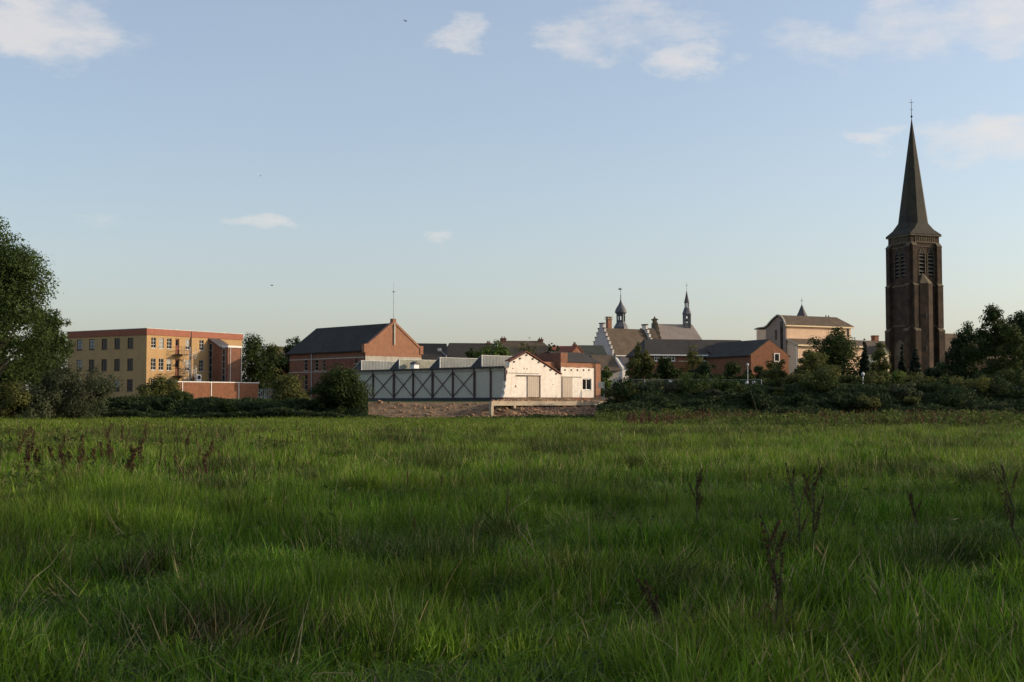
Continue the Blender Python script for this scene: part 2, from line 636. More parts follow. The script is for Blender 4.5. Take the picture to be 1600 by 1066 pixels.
def ground_material():
    m = bpy.data.materials.new('meadow_soil')
    m.use_nodes = True
    nt = m.node_tree
    N, L = nt.nodes, nt.links
    b = N['Principled BSDF']
    b.inputs['Roughness'].default_value = .95
    b.inputs['Specular IOR Level'].default_value = .1
    tc = N.new('ShaderNodeTexCoord')

    def noise(s, d=5):
        n = N.new('ShaderNodeTexNoise')
        n.inputs['Scale'].default_value = s
        n.inputs['Detail'].default_value = d
        L.new(tc.outputs['Object'], n.inputs['Vector'])
        return n.outputs['Fac']

    def ramp(f, a, b_, p0=.35, p1=.65):
        r = N.new('ShaderNodeValToRGB')
        r.color_ramp.elements[0].color = (*a, 1)
        r.color_ramp.elements[1].color = (*b_, 1)
        r.color_ramp.elements[0].position = p0
        r.color_ramp.elements[1].position = p1
        L.new(f, r.inputs[0])
        return r.outputs[0]

    def mth(op, a, b_, clamp=False):
        n = N.new('ShaderNodeMath')
        n.operation = op
        n.use_clamp = clamp
        for i, v in enumerate((a, b_)):
            if isinstance(v, (int, float)):
                n.inputs[i].default_value = v
            else:
                L.new(v, n.inputs[i])
        return n.outputs[0]
    grass = ramp(noise(.5), (.030, .045, .012), (.062, .088, .020))
    dirt = ramp(noise(1.1, 8), (.10, .066, .038), (.27, .185, .11), .3, .7)
    sep = N.new('ShaderNodeSeparateXYZ')
    L.new(tc.outputs['Object'], sep.inputs[0])
    nn = mth('MULTIPLY', mth('SUBTRACT', noise(.35), .5), 7.0)
    xx = mth('ADD', sep.outputs[0], nn)
    yy = mth('ADD', sep.outputs[1], mth('MULTIPLY', nn, .25))
    f = mth('MULTIPLY', mth('MULTIPLY', mth('ADD', xx, 19.5), .6, True), mth('MULTIPLY', mth('SUBTRACT', 13.0, xx), .6, True))
    f = mth('MULTIPLY', f, mth('MULTIPLY', mth('SUBTRACT', yy, 127.2), 1.5, True))
    f = mth('MULTIPLY', f, mth('MULTIPLY', mth('SUBTRACT', 170.0, yy), .5, True))
    mx = N.new('ShaderNodeMix')
    mx.data_type = 'RGBA'
    L.new(f, mx.inputs['Factor'])
    L.new(grass, mx.inputs[6])
    L.new(dirt, mx.inputs[7])
    L.new(mx.outputs[2], b.inputs['Base Color'])
    bp = N.new('ShaderNodeBump')
    bp.inputs['Strength'].default_value = .7
    bp.inputs['Distance'].default_value = .15
    L.new(noise(3.0, 8), bp.inputs['Height'])
    L.new(bp.outputs[0], b.inputs['Normal'])
    return m


def build_ground():
    xs = np.concatenate([[-6000, -3000, -1500, -700, -400, -250, -160, -110], np.arange(-80, 81, 0.9), [110, 160, 250, 400, 700, 1500, 3000, 6000]])
    ys = np.concatenate([[-1500, -600, -250, -100, -50, -25, -10], np.arange(-2, 145, 0.7), [150, 158, 170, 190, 220, 260, 320, 420, 700, 1500, 3500, 8000]])
    X, Y = np.meshgrid(xs, ys)
    Z = ground_z(X, Y)
    v = np.stack([X, Y, Z], -1).reshape(-1, 3)
    nx, ny = len(xs), len(ys)
    i = np.arange(nx * ny).reshape(ny, nx)
    q = np.stack([i[:-1, :-1], i[:-1, 1:], i[1:, 1:], i[1:, :-1]], -1).reshape(-1, 4)
    me = bpy.data.meshes.new('ground')
    me.from_pydata(v.tolist(), [], q.tolist())
    me.polygons.foreach_set('use_smooth', [True] * len(me.polygons))
    me.materials.append(ground_material())
    o = bpy.data.objects.new('ground', me)
    COL.objects.link(o)
    tag(o, kind='structure')


build_ground()

# ------------------------------------------------------------------ building pieces


def wall_open(mb, P, u0, u1, z0, z1, holes, depth=0.18):
    """a wall sheet with real openings; P(u, z, d) gives the point d metres inside the face"""
    us = sorted({u0, u1, *[h[0] for h in holes], *[h[1] for h in holes]})
    zs = sorted({z0, z1, *[h[2] for h in holes], *[h[3] for h in holes]})
    for a, b in zip(us[:-1], us[1:]):
        for c, d in zip(zs[:-1], zs[1:]):
            um, zm = (a + b) / 2, (c + d) / 2
            if any(h[0] < um < h[1] and h[2] < zm < h[3] for h in holes):
                continue
            mb.poly([P(a, c, 0), P(b, c, 0), P(b, d, 0), P(a, d, 0)])
    for (a, b, c, d) in holes:
        mb.poly([P(a, c, 0), P(a, d, 0), P(a, d, depth), P(a, c, depth)])
        mb.poly([P(b, c, 0), P(b, d, 0), P(b, d, depth), P(b, c, depth)])
        mb.poly([P(a, c, 0), P(b, c, 0), P(b, c, depth), P(a, c, depth)])
        mb.poly([P(a, d, 0), P(b, d, 0), P(b, d, depth), P(a, d, depth)])


def Py(y, s=1):
    """front plane: face at local y, inside is +y (s=1)"""
    return lambda u, z, d: (u, y + s * d, z)


def Px(x, s=1):
    return lambda u, z, d: (x + s * d, u, z)


def slab3(mb, P, a, b, c, d, d0, d1):
    """box in wall coordinates"""
    pts = [P(u, z, dd) for dd in (d0, d1) for (u, z) in ((a, c), (b, c), (b, d), (a, d))]
    mb.add(pts, [(3, 2, 1, 0), (4, 5, 6, 7), (0, 1, 5, 4), (1, 2, 6, 5), (2, 3, 7, 6), (3, 0, 4, 7)])


_blind = 5


def window(parent, P, a, b, c, d, fmat, nu=2, nz=3, rec=0.12, t=0.07, sill=True, name='window', blinds=False):
    mb = MB()
    slab3(mb, P, a, a + t, c, d, rec - .04, rec + .04)
    slab3(mb, P, b - t, b, c, d, rec - .04, rec + .04)
    slab3(mb, P, a + t, b - t, c, c + t, rec - .038, rec + .038)
    slab3(mb, P, a + t, b - t, d - t, d, rec - .038, rec + .038)
    for i in range(1, nu):
        u = a + (b - a) * i / nu
        slab3(mb, P, u - t * .45, u + t * .45, c + t, d - t, rec - .032, rec + .032)
    for i in range(1, nz):
        z = c + (d - c) * i / nz
        slab3(mb, P, a + t, b - t, z - t * .4, z + t * .4, rec - .028, rec + .028)
    if sill:
        slab3(mb, P, a - .05, b + .05, c - .07, c - .002, -.06, rec)
    w = mb.build(name, fmat, parent)
    g = MB()
    slab3(g, P, a + .02, b - .02, c + .02, d - .02, rec + .005, rec + .02)
    g.build('pane', M['glass'], w)
    global _blind
    _blind = (_blind * 7 + 3) % 101
    if blinds and _blind % 3 == 0:
        q = MB()
        f = (.25, .45, .7, .95)[_blind % 4]
        slab3(q, P, a + t, b - t, d - t - (d - c - 2 * t) * f, d - t, rec - .012, rec + .003)
        q.build('blind', M['blind'], w)
    return w


def gable_roof(mb, x0, x1, y0, y1, ze, zr, over=.35, th=.16, axis='x', hip0=0.0, hip1=0.0):
    """pitched roof as closed slabs, ridge along the axis; hip0/hip1 shorten the ridge"""
    if axis == 'x':
        ym = (y0 + y1) / 2
        sl = (zr - ze) / (ym - y0)
        e = ze - over * sl
        A = [(x0 - over, y0 - over, e), (x1 + over, y0 - over, e), (x1 + over - hip1, ym, zr), (x0 - over + hip0, ym, zr)]
        B = [(x1 + over, y1 + over, e), (x0 - over, y1 + over, e), (x0 - over + hip0, ym, zr), (x1 + over - hip1, ym, zr)]
        ends = []
        if hip1:
            ends.append([(x1 + over, y0 - over, e), (x1 + over, y1 + over, e), (x1 + over - hip1, ym, zr)])
        if hip0:
            ends.append([(x0 - over, y1 + over, e), (x0 - over, y0 - over, e), (x0 - over + hip0, ym, zr)])
    else:
        xm = (x0 + x1) / 2
        sl = (zr - ze) / (xm - x0)
        e = ze - over * sl
        A = [(x0 - over, y1 + over, e), (x0 - over, y0 - over, e), (xm, y0 - over + hip0, zr), (xm, y1 + over - hip1, zr)]
        B = [(x1 + over, y0 - over, e), (x1 + over, y1 + over, e), (xm, y1 + over - hip1, zr), (xm, y0 - over + hip0, zr)]
        ends = []
        if hip0:
            ends.append([(x0 - over, y0 - over, e), (x1 + over, y0 - over, e), (xm, y0 - over + hip0, zr)])
        if hip1:
            ends.append([(x1 + over, y1 + over, e), (x0 - over, y1 + over, e), (xm, y1 + over - hip1, zr)])
    for q in [A, B] + ends:
        mb.prism(q, (0, 0, th))


def gable_body(mb, x0, x1, y0, y1, ze, zr, axis='x', z0=-.5):
    """walls of a pitched house as one closed solid"""
    if axis == 'x':
        ym = (y0 + y1) / 2
        mb.prism([(x0, y0, z0), (x0, y1, z0), (x0, y1, ze), (x0, ym, zr), (x0, y0, ze)], (x1 - x0, 0, 0))
    else:
        xm = (x0 + x1) / 2
        mb.prism([(x0, y0, z0), (x1, y0, z0), (x1, y0, ze), (xm, y0, zr), (x0, y0, ze)], (0, y1 - y0, 0))


def chimney(parent, mat_, x, y, z0, z1, w=.7, cap=None):
    mb = MB().box(x - w / 2, x + w / 2, y - w / 2, y + w / 2, z0, z1)
    mb.box(x - w / 2 - .08, x + w / 2 + .08, y - w / 2 - .08, y + w / 2 + .08, z1 - .25, z1 - .05)
    c = mb.build('chimney', mat_, parent)
    if cap:
        k = MB()
        for sx in (-1, 1):
            k.tube((x + sx * w * .22, y, z1 - .05), (x + sx * w * .22, y, z1 + .3), .11, .09, 8)
        k.build('chimney_pot', cap, c)
    return c


# ------------------------------------------------------------------ ochre office block on the left
def ochre_block():
    fr = Frame(228, 185, 2.25, 57)
    t = fthing(fr, 'office_block', 'ochre three-storey office block with rust-red roof band on the left', 'building')
    W, Dp = 19.0, 17.35
    ztop = fr.on_y(228, 513.2)[1]
    zf = fr.on_y(228, 523.0)[1]
    holesR, holesL, winR, winL, doors = [], [], [], [], []
    # lit face: pixel boxes read from the photograph (x0, x1, y0, y1)
    zz = lambda x, y: (80 + x / 4.706, 480 + y / 4.706)
    rows = [(222, 300), (376, 462)]
    r1t, r1b = fr.on_y(*zz(735, 222))[1], fr.on_y(*zz(735, 300))[1]
    r2t, r2b = fr.on_y(*zz(735, 376))[1], fr.on_y(*zz(735, 462))[1]
    sp = r1t - r2t
    rowsz = [(r1b, r1t), (r2b, r2t), (r2b - sp, r2t - sp)]
    for x0, x1 in ((735, 770), (792, 827), (851, 886), (988, 1019), (1089, 1122)):
        u0, u1 = fr.on_y(*zz(x0, 300))[0], fr.on_y(*zz(x1, 300))[0]
        for k, (c, d) in enumerate(rowsz):
            h = (u0, u1, c, d)
            holesR.append(h)
            winR.append(h)
    ud0, ud1 = fr.on_y(*zz(913, 300))[0], fr.on_y(*zz(941, 300))[0]
    for k in range(3):
        h = (ud0, ud1, rowsz[k][0] - .75, rowsz[k][1] + .03)
        holesR.append(h)
        doors.append(h)
    for x0, x1 in ((190, 225), (281, 316), (373, 409), (467, 503), (563, 600)):
        v0, v1 = fr.on_x(*zz(x1, 300))[0], fr.on_x(*zz(x0, 300))[0]
        vm = (v0 + v1) / 2
        for (c, d) in rowsz:
            h = (vm - .62, vm + .62, c, d)
            holesL.append(h)
            winL.append(h)
    mb = MB()
    wall_open(mb, Py(0), 0, W, -.6, zf, holesR)
    wall_open(mb, Px(0), 0, Dp, -.6, zf, holesL)
    mb.poly([(W, 0, -.6), (W, Dp, -.6), (W, Dp, zf), (W, 0, zf)])
    mb.poly([(0, Dp, -.6), (W, Dp, -.6), (W, Dp, zf), (0, Dp, zf)])
    mb.build('wall', M['yellow'], t)
    MB().box(.25, W - .25, .25, Dp - .25, 0, zf).build('interior', M['tile_dark'], t)
    f = MB().box(-.10, W + .10, -.10, Dp + .10, zf, ztop).build('roof_band', M['rust'], t)
    e = MB()
    e.box(-.15, W + .15, -.15, Dp + .15, ztop + .002, ztop + .07)
    e.build('roof_edge', M['metal_pale'], f)
    for h in winR:
        window(t, Py(0), *h, M['metal_pale'], 2, 3, t=.055, blinds=True)
    for h in winL:
        window(t, Px(0), *h, M['steel_brown'], 2, 3, blinds=True)
    for h in doors:
        d = MB()
        slab3(d, Py(0), h[0] + .02, h[1] - .02, h[2] + .02, h[3] - .02, .10, .15)
        dd = d.build('door', M['brick_dark'], t)
        g = MB()
        slab3(g, Py(0), h[0] + .15, h[1] - .15, h[2] + 1.3, h[3] - .2, .085, .098)
        g.build('pane', M['glass'], dd)
    up = fr.on_y(*zz(1026, 300))[0]
    MB().tube((up, -.09, -.3), (up, -.09, ztop - .05), .08, .08, 8).build('downpipe', M['steel_brown'], t)
    # spiral fire escape in front of the doors
    uc = fr.on_y(*zz(998, 300))[0] - .55
    cy = -1.25
    zl = [rowsz[0][0] - .78, rowsz[1][0] - .78]
    s = MB()
    s.tube((uc, cy, -.3), (uc, cy, zl[0] + 1.1), .09, .09, 8)
    n = 34
    for i in range(n):
        a = i * math.radians(28) + 2.2
        z = -.2 + (zl[0] + .2) * i / n
        p = Vector((uc + math.cos(a) * .55, cy + math.sin(a) * .55, z))
        s.bar((uc, cy, z), (uc + math.cos(a) * 1.0, cy + math.sin(a) * 1.0, z), .26, .04)
        s.bar((uc + math.cos(a), cy + math.sin(a), z), (uc + math.cos(a), cy + math.sin(a), z + 1.0), .03)
        a2 = a + math.radians(28)
        z2 = z + (zl[0] + .2) / n
        s.bar((uc + math.cos(a), cy + math.sin(a), z + 1.0), (uc + math.cos(a2), cy + math.sin(a2), z2 + 1.0), .05)
    fe = s.build('fire_escape', M['metal_grey'], t)
    for z in zl:
        l = MB().box(ud0 - .4, uc - .1, -1.7, -.02, z - .08, z)
        for k in range(7):
            u = ud0 - .4 + (uc - ud0 + .3) * k / 6
            l.bar((u, -1.68, z), (u, -1.68, z + 1.05), .035)
        for hh in (.55, 1.05):
            l.bar((ud0 - .4, -1.68, z + hh), (uc - .1, -1.68, z + hh), .045)
            l.bar((ud0 - .4, -1.68, z + hh), (ud0 - .4, -.02, z + hh), .045)
        l.build('landing', M['metal_dark'], fe)
    # brick stair block: flat front part and a lean-to roof against the office wall
    pr, pf = 4.0, 2.75
    uA, zlow = fr.on_y(*zz(1300, 296), y=-pr)
    uB = fr.on_y(377.0, 560, -pr)[0]
    zhi = zf - .2
    b = MB()
    b.prism([(uA, -.004, -.6), (uA, -pf, -.6), (uA, -pf, zlow - .25), (uA, -.004, zhi)], (uB - uA, 0, 0))
    b.box(uA, uB, -pr, -pf - .002, -.6, zlow)
    sb = b.build('stair_block', M['brick_red'], t)
    MB().prism([(uA - .14, .0, zhi + .02), (uA - .14, -pf - .05, zlow - .22), (uA - .14, -pf - .05, zlow - .04), (uA - .14, .0, zhi + .19)], (uB - uA - .4, 0, 0)).build('lean_to_roof', M['slate'], sb)
    MB().box(uA - .06, uB + .06, -pr - .07, -pf, zlow + .002, zlow + .28).build('coping', M['white_metal'], sb)
    for u in (uA + .45, uB - .03):
        MB().tube((u, -pr - .07, -.3), (u, -pr - .07, zlow), .05, .05, 6).build('white_pipe', M['white_metal'], sb)
    # glazed strips on the shaded flank of the stair block
    for y0, y1 in ((-.75, -.12), (-pf - .75, -pf - .15)):
        zt = zlow - .2 if y0 < -1 else zhi - .6
        fx = MB()
        g = MB()
        P = Px(uA, 1)
        n = 8
        for i in range(n + 1):
            z = -.2 + (zt + .2) * i / n
            slab3(fx, P, y0, y1, z - .04, z + .04, -.07, -.001)
        for y in (y0, y1):
            slab3(fx, P, y - .04, y + .04, -.2, zt, -.075, -.001)
        w = fx.build('stair_window', M['metal_grey'], sb)
        slab3(g, P, y0, y1, -.2, zt, -.04, -.005)
        g.build('stair_pane', M['glass'], sb)
    # air conditioner
    ua, za = fr.on_y(*zz(1079, 520), y=-.8)
    return fr, t, (ua, za)


fr_o, ochre, ac = ochre_block()


def ac_unit():
    t = thing('air_conditioner', 'white air conditioning unit on the flat roof beside the ochre office block', 'air conditioner', fr_o.world(ac[0], -.8, 0), fr_o.a)
    za = ac[1]
    MB().box(-.45, .45, -.25, .25, za - .65, za + .5).build('casing', M['white_bright'], t)
    r = MB()
    r.tube((0, -.262, za + .05), (0, -.252, za + .05), .3, .3, 16)
    r.build('fan_grille', M['metal_dark'], t)
    for s in (-.4, .4):
        bx('stand_leg', M['metal_grey'], t, s - .04, s + .04, -.2, .2, za - 1.2, za - .65)


ac_unit()


def low_annex():
    fr = Frame(277, 176, 2.1, 57 - 8)
    t = fthing(fr, 'flat_annex', 'low flat-roofed red brick annex in front of the ochre office block', 'building')
    zt = fr.on_y(277, 597.2)[1]
    L_ = fr.on_y(404, 600)[0]
    MB().box(0, L_, 0, 5.0, -.5, zt).build('wall', M['brick_brown'], t)
    MB().box(-.07, L_ + .07, -.07, 5.07, zt + .002, zt + .13).build('coping', M['white_metal'], t)
    for px in (285, 330, 373):
        u = fr.on_y(px, 610)[0]
        MB().box(u - .05, u + .05, -.06, -.001, -.4, zt - .01).build('downpipe', M['white_metal'], t)
    u = fr.on_y(300, 610)[0]


low_annex()


# ------------------------------------------------------------------ brick hall with aerial mast
def brick_hall():
    fr = Frame(570, 185, 2.25, 44)
    t = fthing(fr, 'brick_hall', 'old red brick hall with black felt roof and tall parapet gable', 'building')
    W = fr.on_y(658.5, 548)[0]
    ze = fr.on_y(570, 545.5)[1]
    zr = fr.on_y(613, 506)[1]
    Lg = fr.on_x(452, 553)[0]
    z = lambda x, y: (370 + x / 4.633, 430 + y / 4.633)
    holes = []
    for x0, x1, y0, y1 in ((486, 511, 612, 692), (562, 590, 612, 692), (618, 640, 612, 690), (486, 511, 720, 830), (850, 878, 605, 640)):
        v0, v1 = fr.on_x(*z(x1, y0))[0], fr.on_x(*z(x0, y0))[0]
        holes.append((v0, v1, fr.on_x(*z(x0, y1))[1], fr.on_x(*z(x0, y0))[1]))
    mb = MB()
    zb = fr.on_y(570, 561)[1]
    wall_open(mb, Px(0), 0, Lg, -.6, ze, holes, .22)
    # gable wall with parapet kneelers
    mb.prism([(0, 0, -.6), (W, 0, -.6), (W, 0, ze), (W / 2, 0, zr), (0, 0, ze)], (0, .35, 0))
    mb.prism([(0, Lg, -.6), (W, Lg, -.6), (W, Lg, ze), (W / 2, Lg, zr), (0, Lg, ze)], (0, -.3, 0))
    mb.poly([(W, .35, -.6), (W, Lg - .3, -.6), (W, Lg - .3, ze), (W, .35, ze)])
    mb.build('wall', M['brick_red'], t)
    MB().box(.4, W - .4, .6, Lg - .6, 0, ze - .2).build('interior', M['tile_dark'], t)
    g = MB()
    sl = (zr - ze) / (W / 2)
    for s in (0, 1):
        xa, xb = (0, W / 2) if s == 0 else (W, W / 2)
        g.prism([(xa, -.12, ze + .05), (xb, -.12, zr + .05), (xb, -.12, zr + .45), (xa, -.12, ze + .45)], (0, .6, 0))
    g.box(-.25, .35, -.14, .5, ze - .5, ze + .75)
    g.box(W - .35, W + .25, -.14, .5, ze - .5, ze + .75)
    g.box(W / 2 - .3, W / 2 + .3, -.14, .5, zr + .1, zr + .75)
    g.build('parapet', M['brick_orange'], t)
    face = MB()
    # outer brick skin of the gable, in the paler brick, above the rendered strip
    face.prism([(.04, -.03, zb + .45), (W - .04, -.03, zb + .45), (W - .04, -.03, ze + .05), (W / 2, -.03, zr + .05), (.04, -.03, ze + .05)], (0, .028, 0))
    face.build('gable_face', M['brick_orange'], t)
    MB().box(.02, W - .02, -.05, -.002, -.4, zb + .45).build('rendered_strip', M['cream_band'], t)
    r = MB()
    q = 0.45
    e = ze - q * sl
    r.prism([(-q, .5, e), (W / 2, .5, zr), (W / 2, Lg + .3, zr), (-q, Lg + .3, e)], (0, 0, .14))
    r.prism([(W + q, .5, e), (W + q, Lg + .3, e), (W / 2, Lg + .3, zr), (W / 2, .5, zr)], (0, 0, .14))
    r.build('roof', M['felt'], t)
    for h in holes:
        window(t, Px(0), *h, M['cream_band'], 1, 3, .16)
    c = MB()
    for yy in (603, 697):
        zc = fr.on_x(*z(700, yy))[1]
        c.box(-.05, -.002, .1, Lg, zc - .07, zc + .07)
    c.build('string_course', M['cream_band'], t)
    v0, zq0 = fr.on_x(*z(860, 690))
    v1, zq1 = fr.on_x(*z(645, 612))
    bd = MB()
    slab3(bd, Px(0), v0, v1, zq0, zq1, -.05, -.003)
    bd.build('boarded_opening', M['brick_dark'], t)
    sl_ = MB()
    slab3(sl_, Px(0), v0 - .3, v1 + .5, zq0 - .16, zq0 - .004, -.22, -.003)
    sl_.build('sill', M['board'], t)
    vd = fr.on_x(*z(546, 600))[0]
    MB().tube((-.12, vd, -.4), (-.12, vd, ze - .1), .08, .08, 8).build('downpipe', M['metal_grey'], t)
    MB().box(W / 2 - .10, W / 2 + .14, -.2, -.031, zb + 2.2, zr + .1).build('flue', M['cream_band'], t)
    # aerial mast stands on the gable
    mt = thing('aerial_mast', 'thin aerial mast rising from the brick hall gable', 'mast', fr.world(W / 2, .1, zr + .75), fr.a)
    ztip = fr.on_y(615, 441)[1] - zr - .75
    zv = fr.on_y(615, 456)[1] - zr - .75
    MB().tube((0, 0, -.1), (0, 0, zv), .038, .03, 6).tube((0, 0, zv), (0, 0, ztip), .022, .012, 6).build('pole', M['metal_grey'], mt)
    k = MB()
    for a in (0, 1.57):
        k.bar((-.4 * math.cos(a), -.4 * math.sin(a), zv), (.4 * math.cos(a), .4 * math.sin(a), zv), .025)
    k.box(-.06, .06, -.06, .06, zv - .1, zv + .12)
    k.build('crossarm', M['metal_dark'], mt)


brick_hall()


# ------------------------------------------------------------------ grey shed with roof lights and whitewashed end wall
FS = Frame(791, 140, 2.35, 45)


def factory():
    fr = FS
    t = fthing(fr, 'factory_shed', 'grey steel-framed factory shed with ribbed roof lights and broken whitewashed end wall', 'building')
    posts = [519, 551, 583, 615.4, 645.6, 675.9, 707.6, 741.4, 766.8, 789.5]
    ys = [fr.on_x(p, 600)[0] for p in posts]
    ys[-1] = 0.12
    zt = fr.on_x(766.8, 579.5)[1]
    ztop = fr.on_x(766.8, 575.2)[1]
    for a, b in zip(ys[:-1], ys[1:]):
        MB().box(.06, .14, b + .02, a - .02, -.05, zt).build('panel', M['panel_grey'], t)
    for i, y in enumerate(ys):
        w = .24 if i in (3, 5, 7) else .17
        MB().box(-.10, .055, y - w / 2, y + w / 2, -.15, ztop - .03).build('post', M['steel_brown'], t)
    for a, b in list(zip(ys[:-1], ys[1:]))[:7]:
        if a > ys[0] + 1:
            continue
        p = MB()
        p.bar((-.02, a - .1, .15), (-.02, b + .1, zt - .1), .085, .05)
        p.bar((-.07, a - .1, zt - .1), (-.07, b + .1, .15), .085, .05)
        p.build('cross_brace', M['steel_brown'], t)
    # note: the braced bays stop two bays before the corner
    MB().box(-.06, .3, .0, ys[0], zt + .004, ztop).build('eaves_band', M['cream_band'], t)
    MB().box(-.32, .3, -.05, ys[0] + .3, ztop + .003, ztop + .17).build('gutter', M['metal_dark'], t)
    MB().box(-.16, .3, .05, ys[0], -.42, -.06).build('base_beam', M['metal_dark'], t)
    MB().box(.3, 14.0, .4, ys[0], ztop - .35, ztop + .10).build('flat_roof', M['felt'], t)
    MB().box(.35, 13.8, .6, ys[0] - .2, -.4, ztop - .36).build('interior', M['tile_dark'], t)
    zr0 = ztop + .17
    hs = [(568, 563.6), (627, 561.6), (690.5, 558.8), (756, 555.4)]
    for k, (px, py) in enumerate(hs):
        y, z1 = fr.on_x(px, py, .25)
        L_ = 12.5 if k == 3 else 11.0
        m_ = M['sheet_mossy'] if k == 1 else M['sheet_light']
        b = 1.75
        e = MB().prism([(-.1, y, zr0 - .05), (-.1, y + b, zr0 - .05), (-.1, y, z1)], (L_, 0, 0)).build('roof_light', M['sheet_dark'], t)
        MB().box(-.02, L_ - .1, y - .05, y - .004, zr0 - .03, z1 - .02).build('glazing', m_, e)
        tr = MB()
        tr.box(-.12, -.02, y - .07, y + .03, zr0 - .03, z1 + .03)
        tr.box(-.02, L_ - .1, y - .07, y + .04, z1 - .02, z1 + .03)
        tr.bar((-.13, y, z1 + .02), (-.13, y + b, zr0 - .02), .06, .05)
        tr.build('flashing', M['metal_pale'], e)
    # ventilator
    y, z = fr.on_x(646, 573, 1.2)
    v = MB().box(1.0, 1.75, y - .35, y + .35, zr0 - .05, z + .25).build('ventilator', M['white_bright'], t)
    MB().prism([(.85, y - .45, z + .27), (1.9, y - .45, z + .27), (1.375, y - .45, z + .62)], (0, .9, 0)).build('cowl', M['metal_dark'], v)
    # whitewashed end wall, torn along its left edge
    zz = lambda x, y: fr.on_y(740 + x / 7.105, 520 + y / 7.105)
    edge = [zz(x, y) for x, y in ((322, 705), (345, 672), (338, 640), (356, 600), (349, 560), (364, 520), (360, 480), (376, 440), (368, 405), (392, 385), (398, 330))]
    rake = [zz(580, 228), zz(968, 470)]
    base = zz(968, 705)
    poly = [(edge[0][0], -.02)] + edge[1:] + [rake[0], rake[1], (base[0], -.02)]
    MB().prism([(u, -.02, z) for u, z in poly], (0, .36, 0)).build('end_wall', M['render_white'], t)
    rb = MB()
    a, b, c = zz(392, 318), zz(580, 212), zz(972, 462)
    for p, q in ((a, b), (b, c)):
        rb.prism([(p[0], -.18, p[1]), (q[0], -.18, q[1]), (q[0], -.18, q[1] + .09), (p[0], -.18, p[1] + .09)], (0, .85, 0))
    rb.build('verge_board', M['brick_dark'], t)
    for x, y in ((448, 322), (513, 286), (585, 248), (655, 290), (720, 328), (786, 370), (852, 412), (915, 455)):
        u, z = zz(x, y)
        MB().box(u - .09, u + .09, -.12, -.022, z - .09, z + .09).build('purlin_end', M['steel_brown'], t)
    # sliding door on its rail
    u0, z1 = zz(592, 482)
    u1, z0 = zz(722, 700)
    dr = MB()
    n = 6
    for i in range(n):
        a, b = u0 + (u1 - u0) * i / n, u0 + (u1 - u0) * (i + 1) / n
        dr.box(a + .008, b - .008, -.12, -.06, 0.02, z1)
    d = dr.build('sliding_door', M['board'], t)
    pu = zz(724, 600)[0]
    MB().box(pu - .06, pu + .12, -.16, -.024, 0, z1 + .05).build('door_post', M['steel_brown'], t)
    ra, rz_ = zz(472, 474)
    rb_, _ = zz(738, 474)
    MB().box(ra, rb_, -.19, -.125, rz_ - .05, rz_ + .05).build('rail', M['steel_brown'], t)
    ca, cz = zz(385, 446)
    cb, cz2 = zz(722, 456)
    MB().bar((ca, -.06, cz), (cb, -.06, cz2), .04).build('cable', M['metal_dark'], t)
    for x, y, w in ((465, 595, .12), (435, 398, .08), (560, 398, .07), (592, 402, .08), (880, 575, .06)):
        u, z = zz(x, y)
        MB().box(u - w, u + w, -.028, -.0205, z - w * .8, z + w * .8).build('wall_patch', M['brick_dark'], t)
    # exposed brick plinth under the floor line
    MB().box(-.5, 16.2, -.10, .6, -.75, -.03).build('plinth', M['brick_dark'], t)
    sd = MB()
    for i in range(34):
        u = -.3 + i * .28
        sd.box(u, u + .14, -.2, -.102, -.26, -.08)
    sd.build('broken_brick_edge', M['brick_orange'], t)
    return fr


factory()


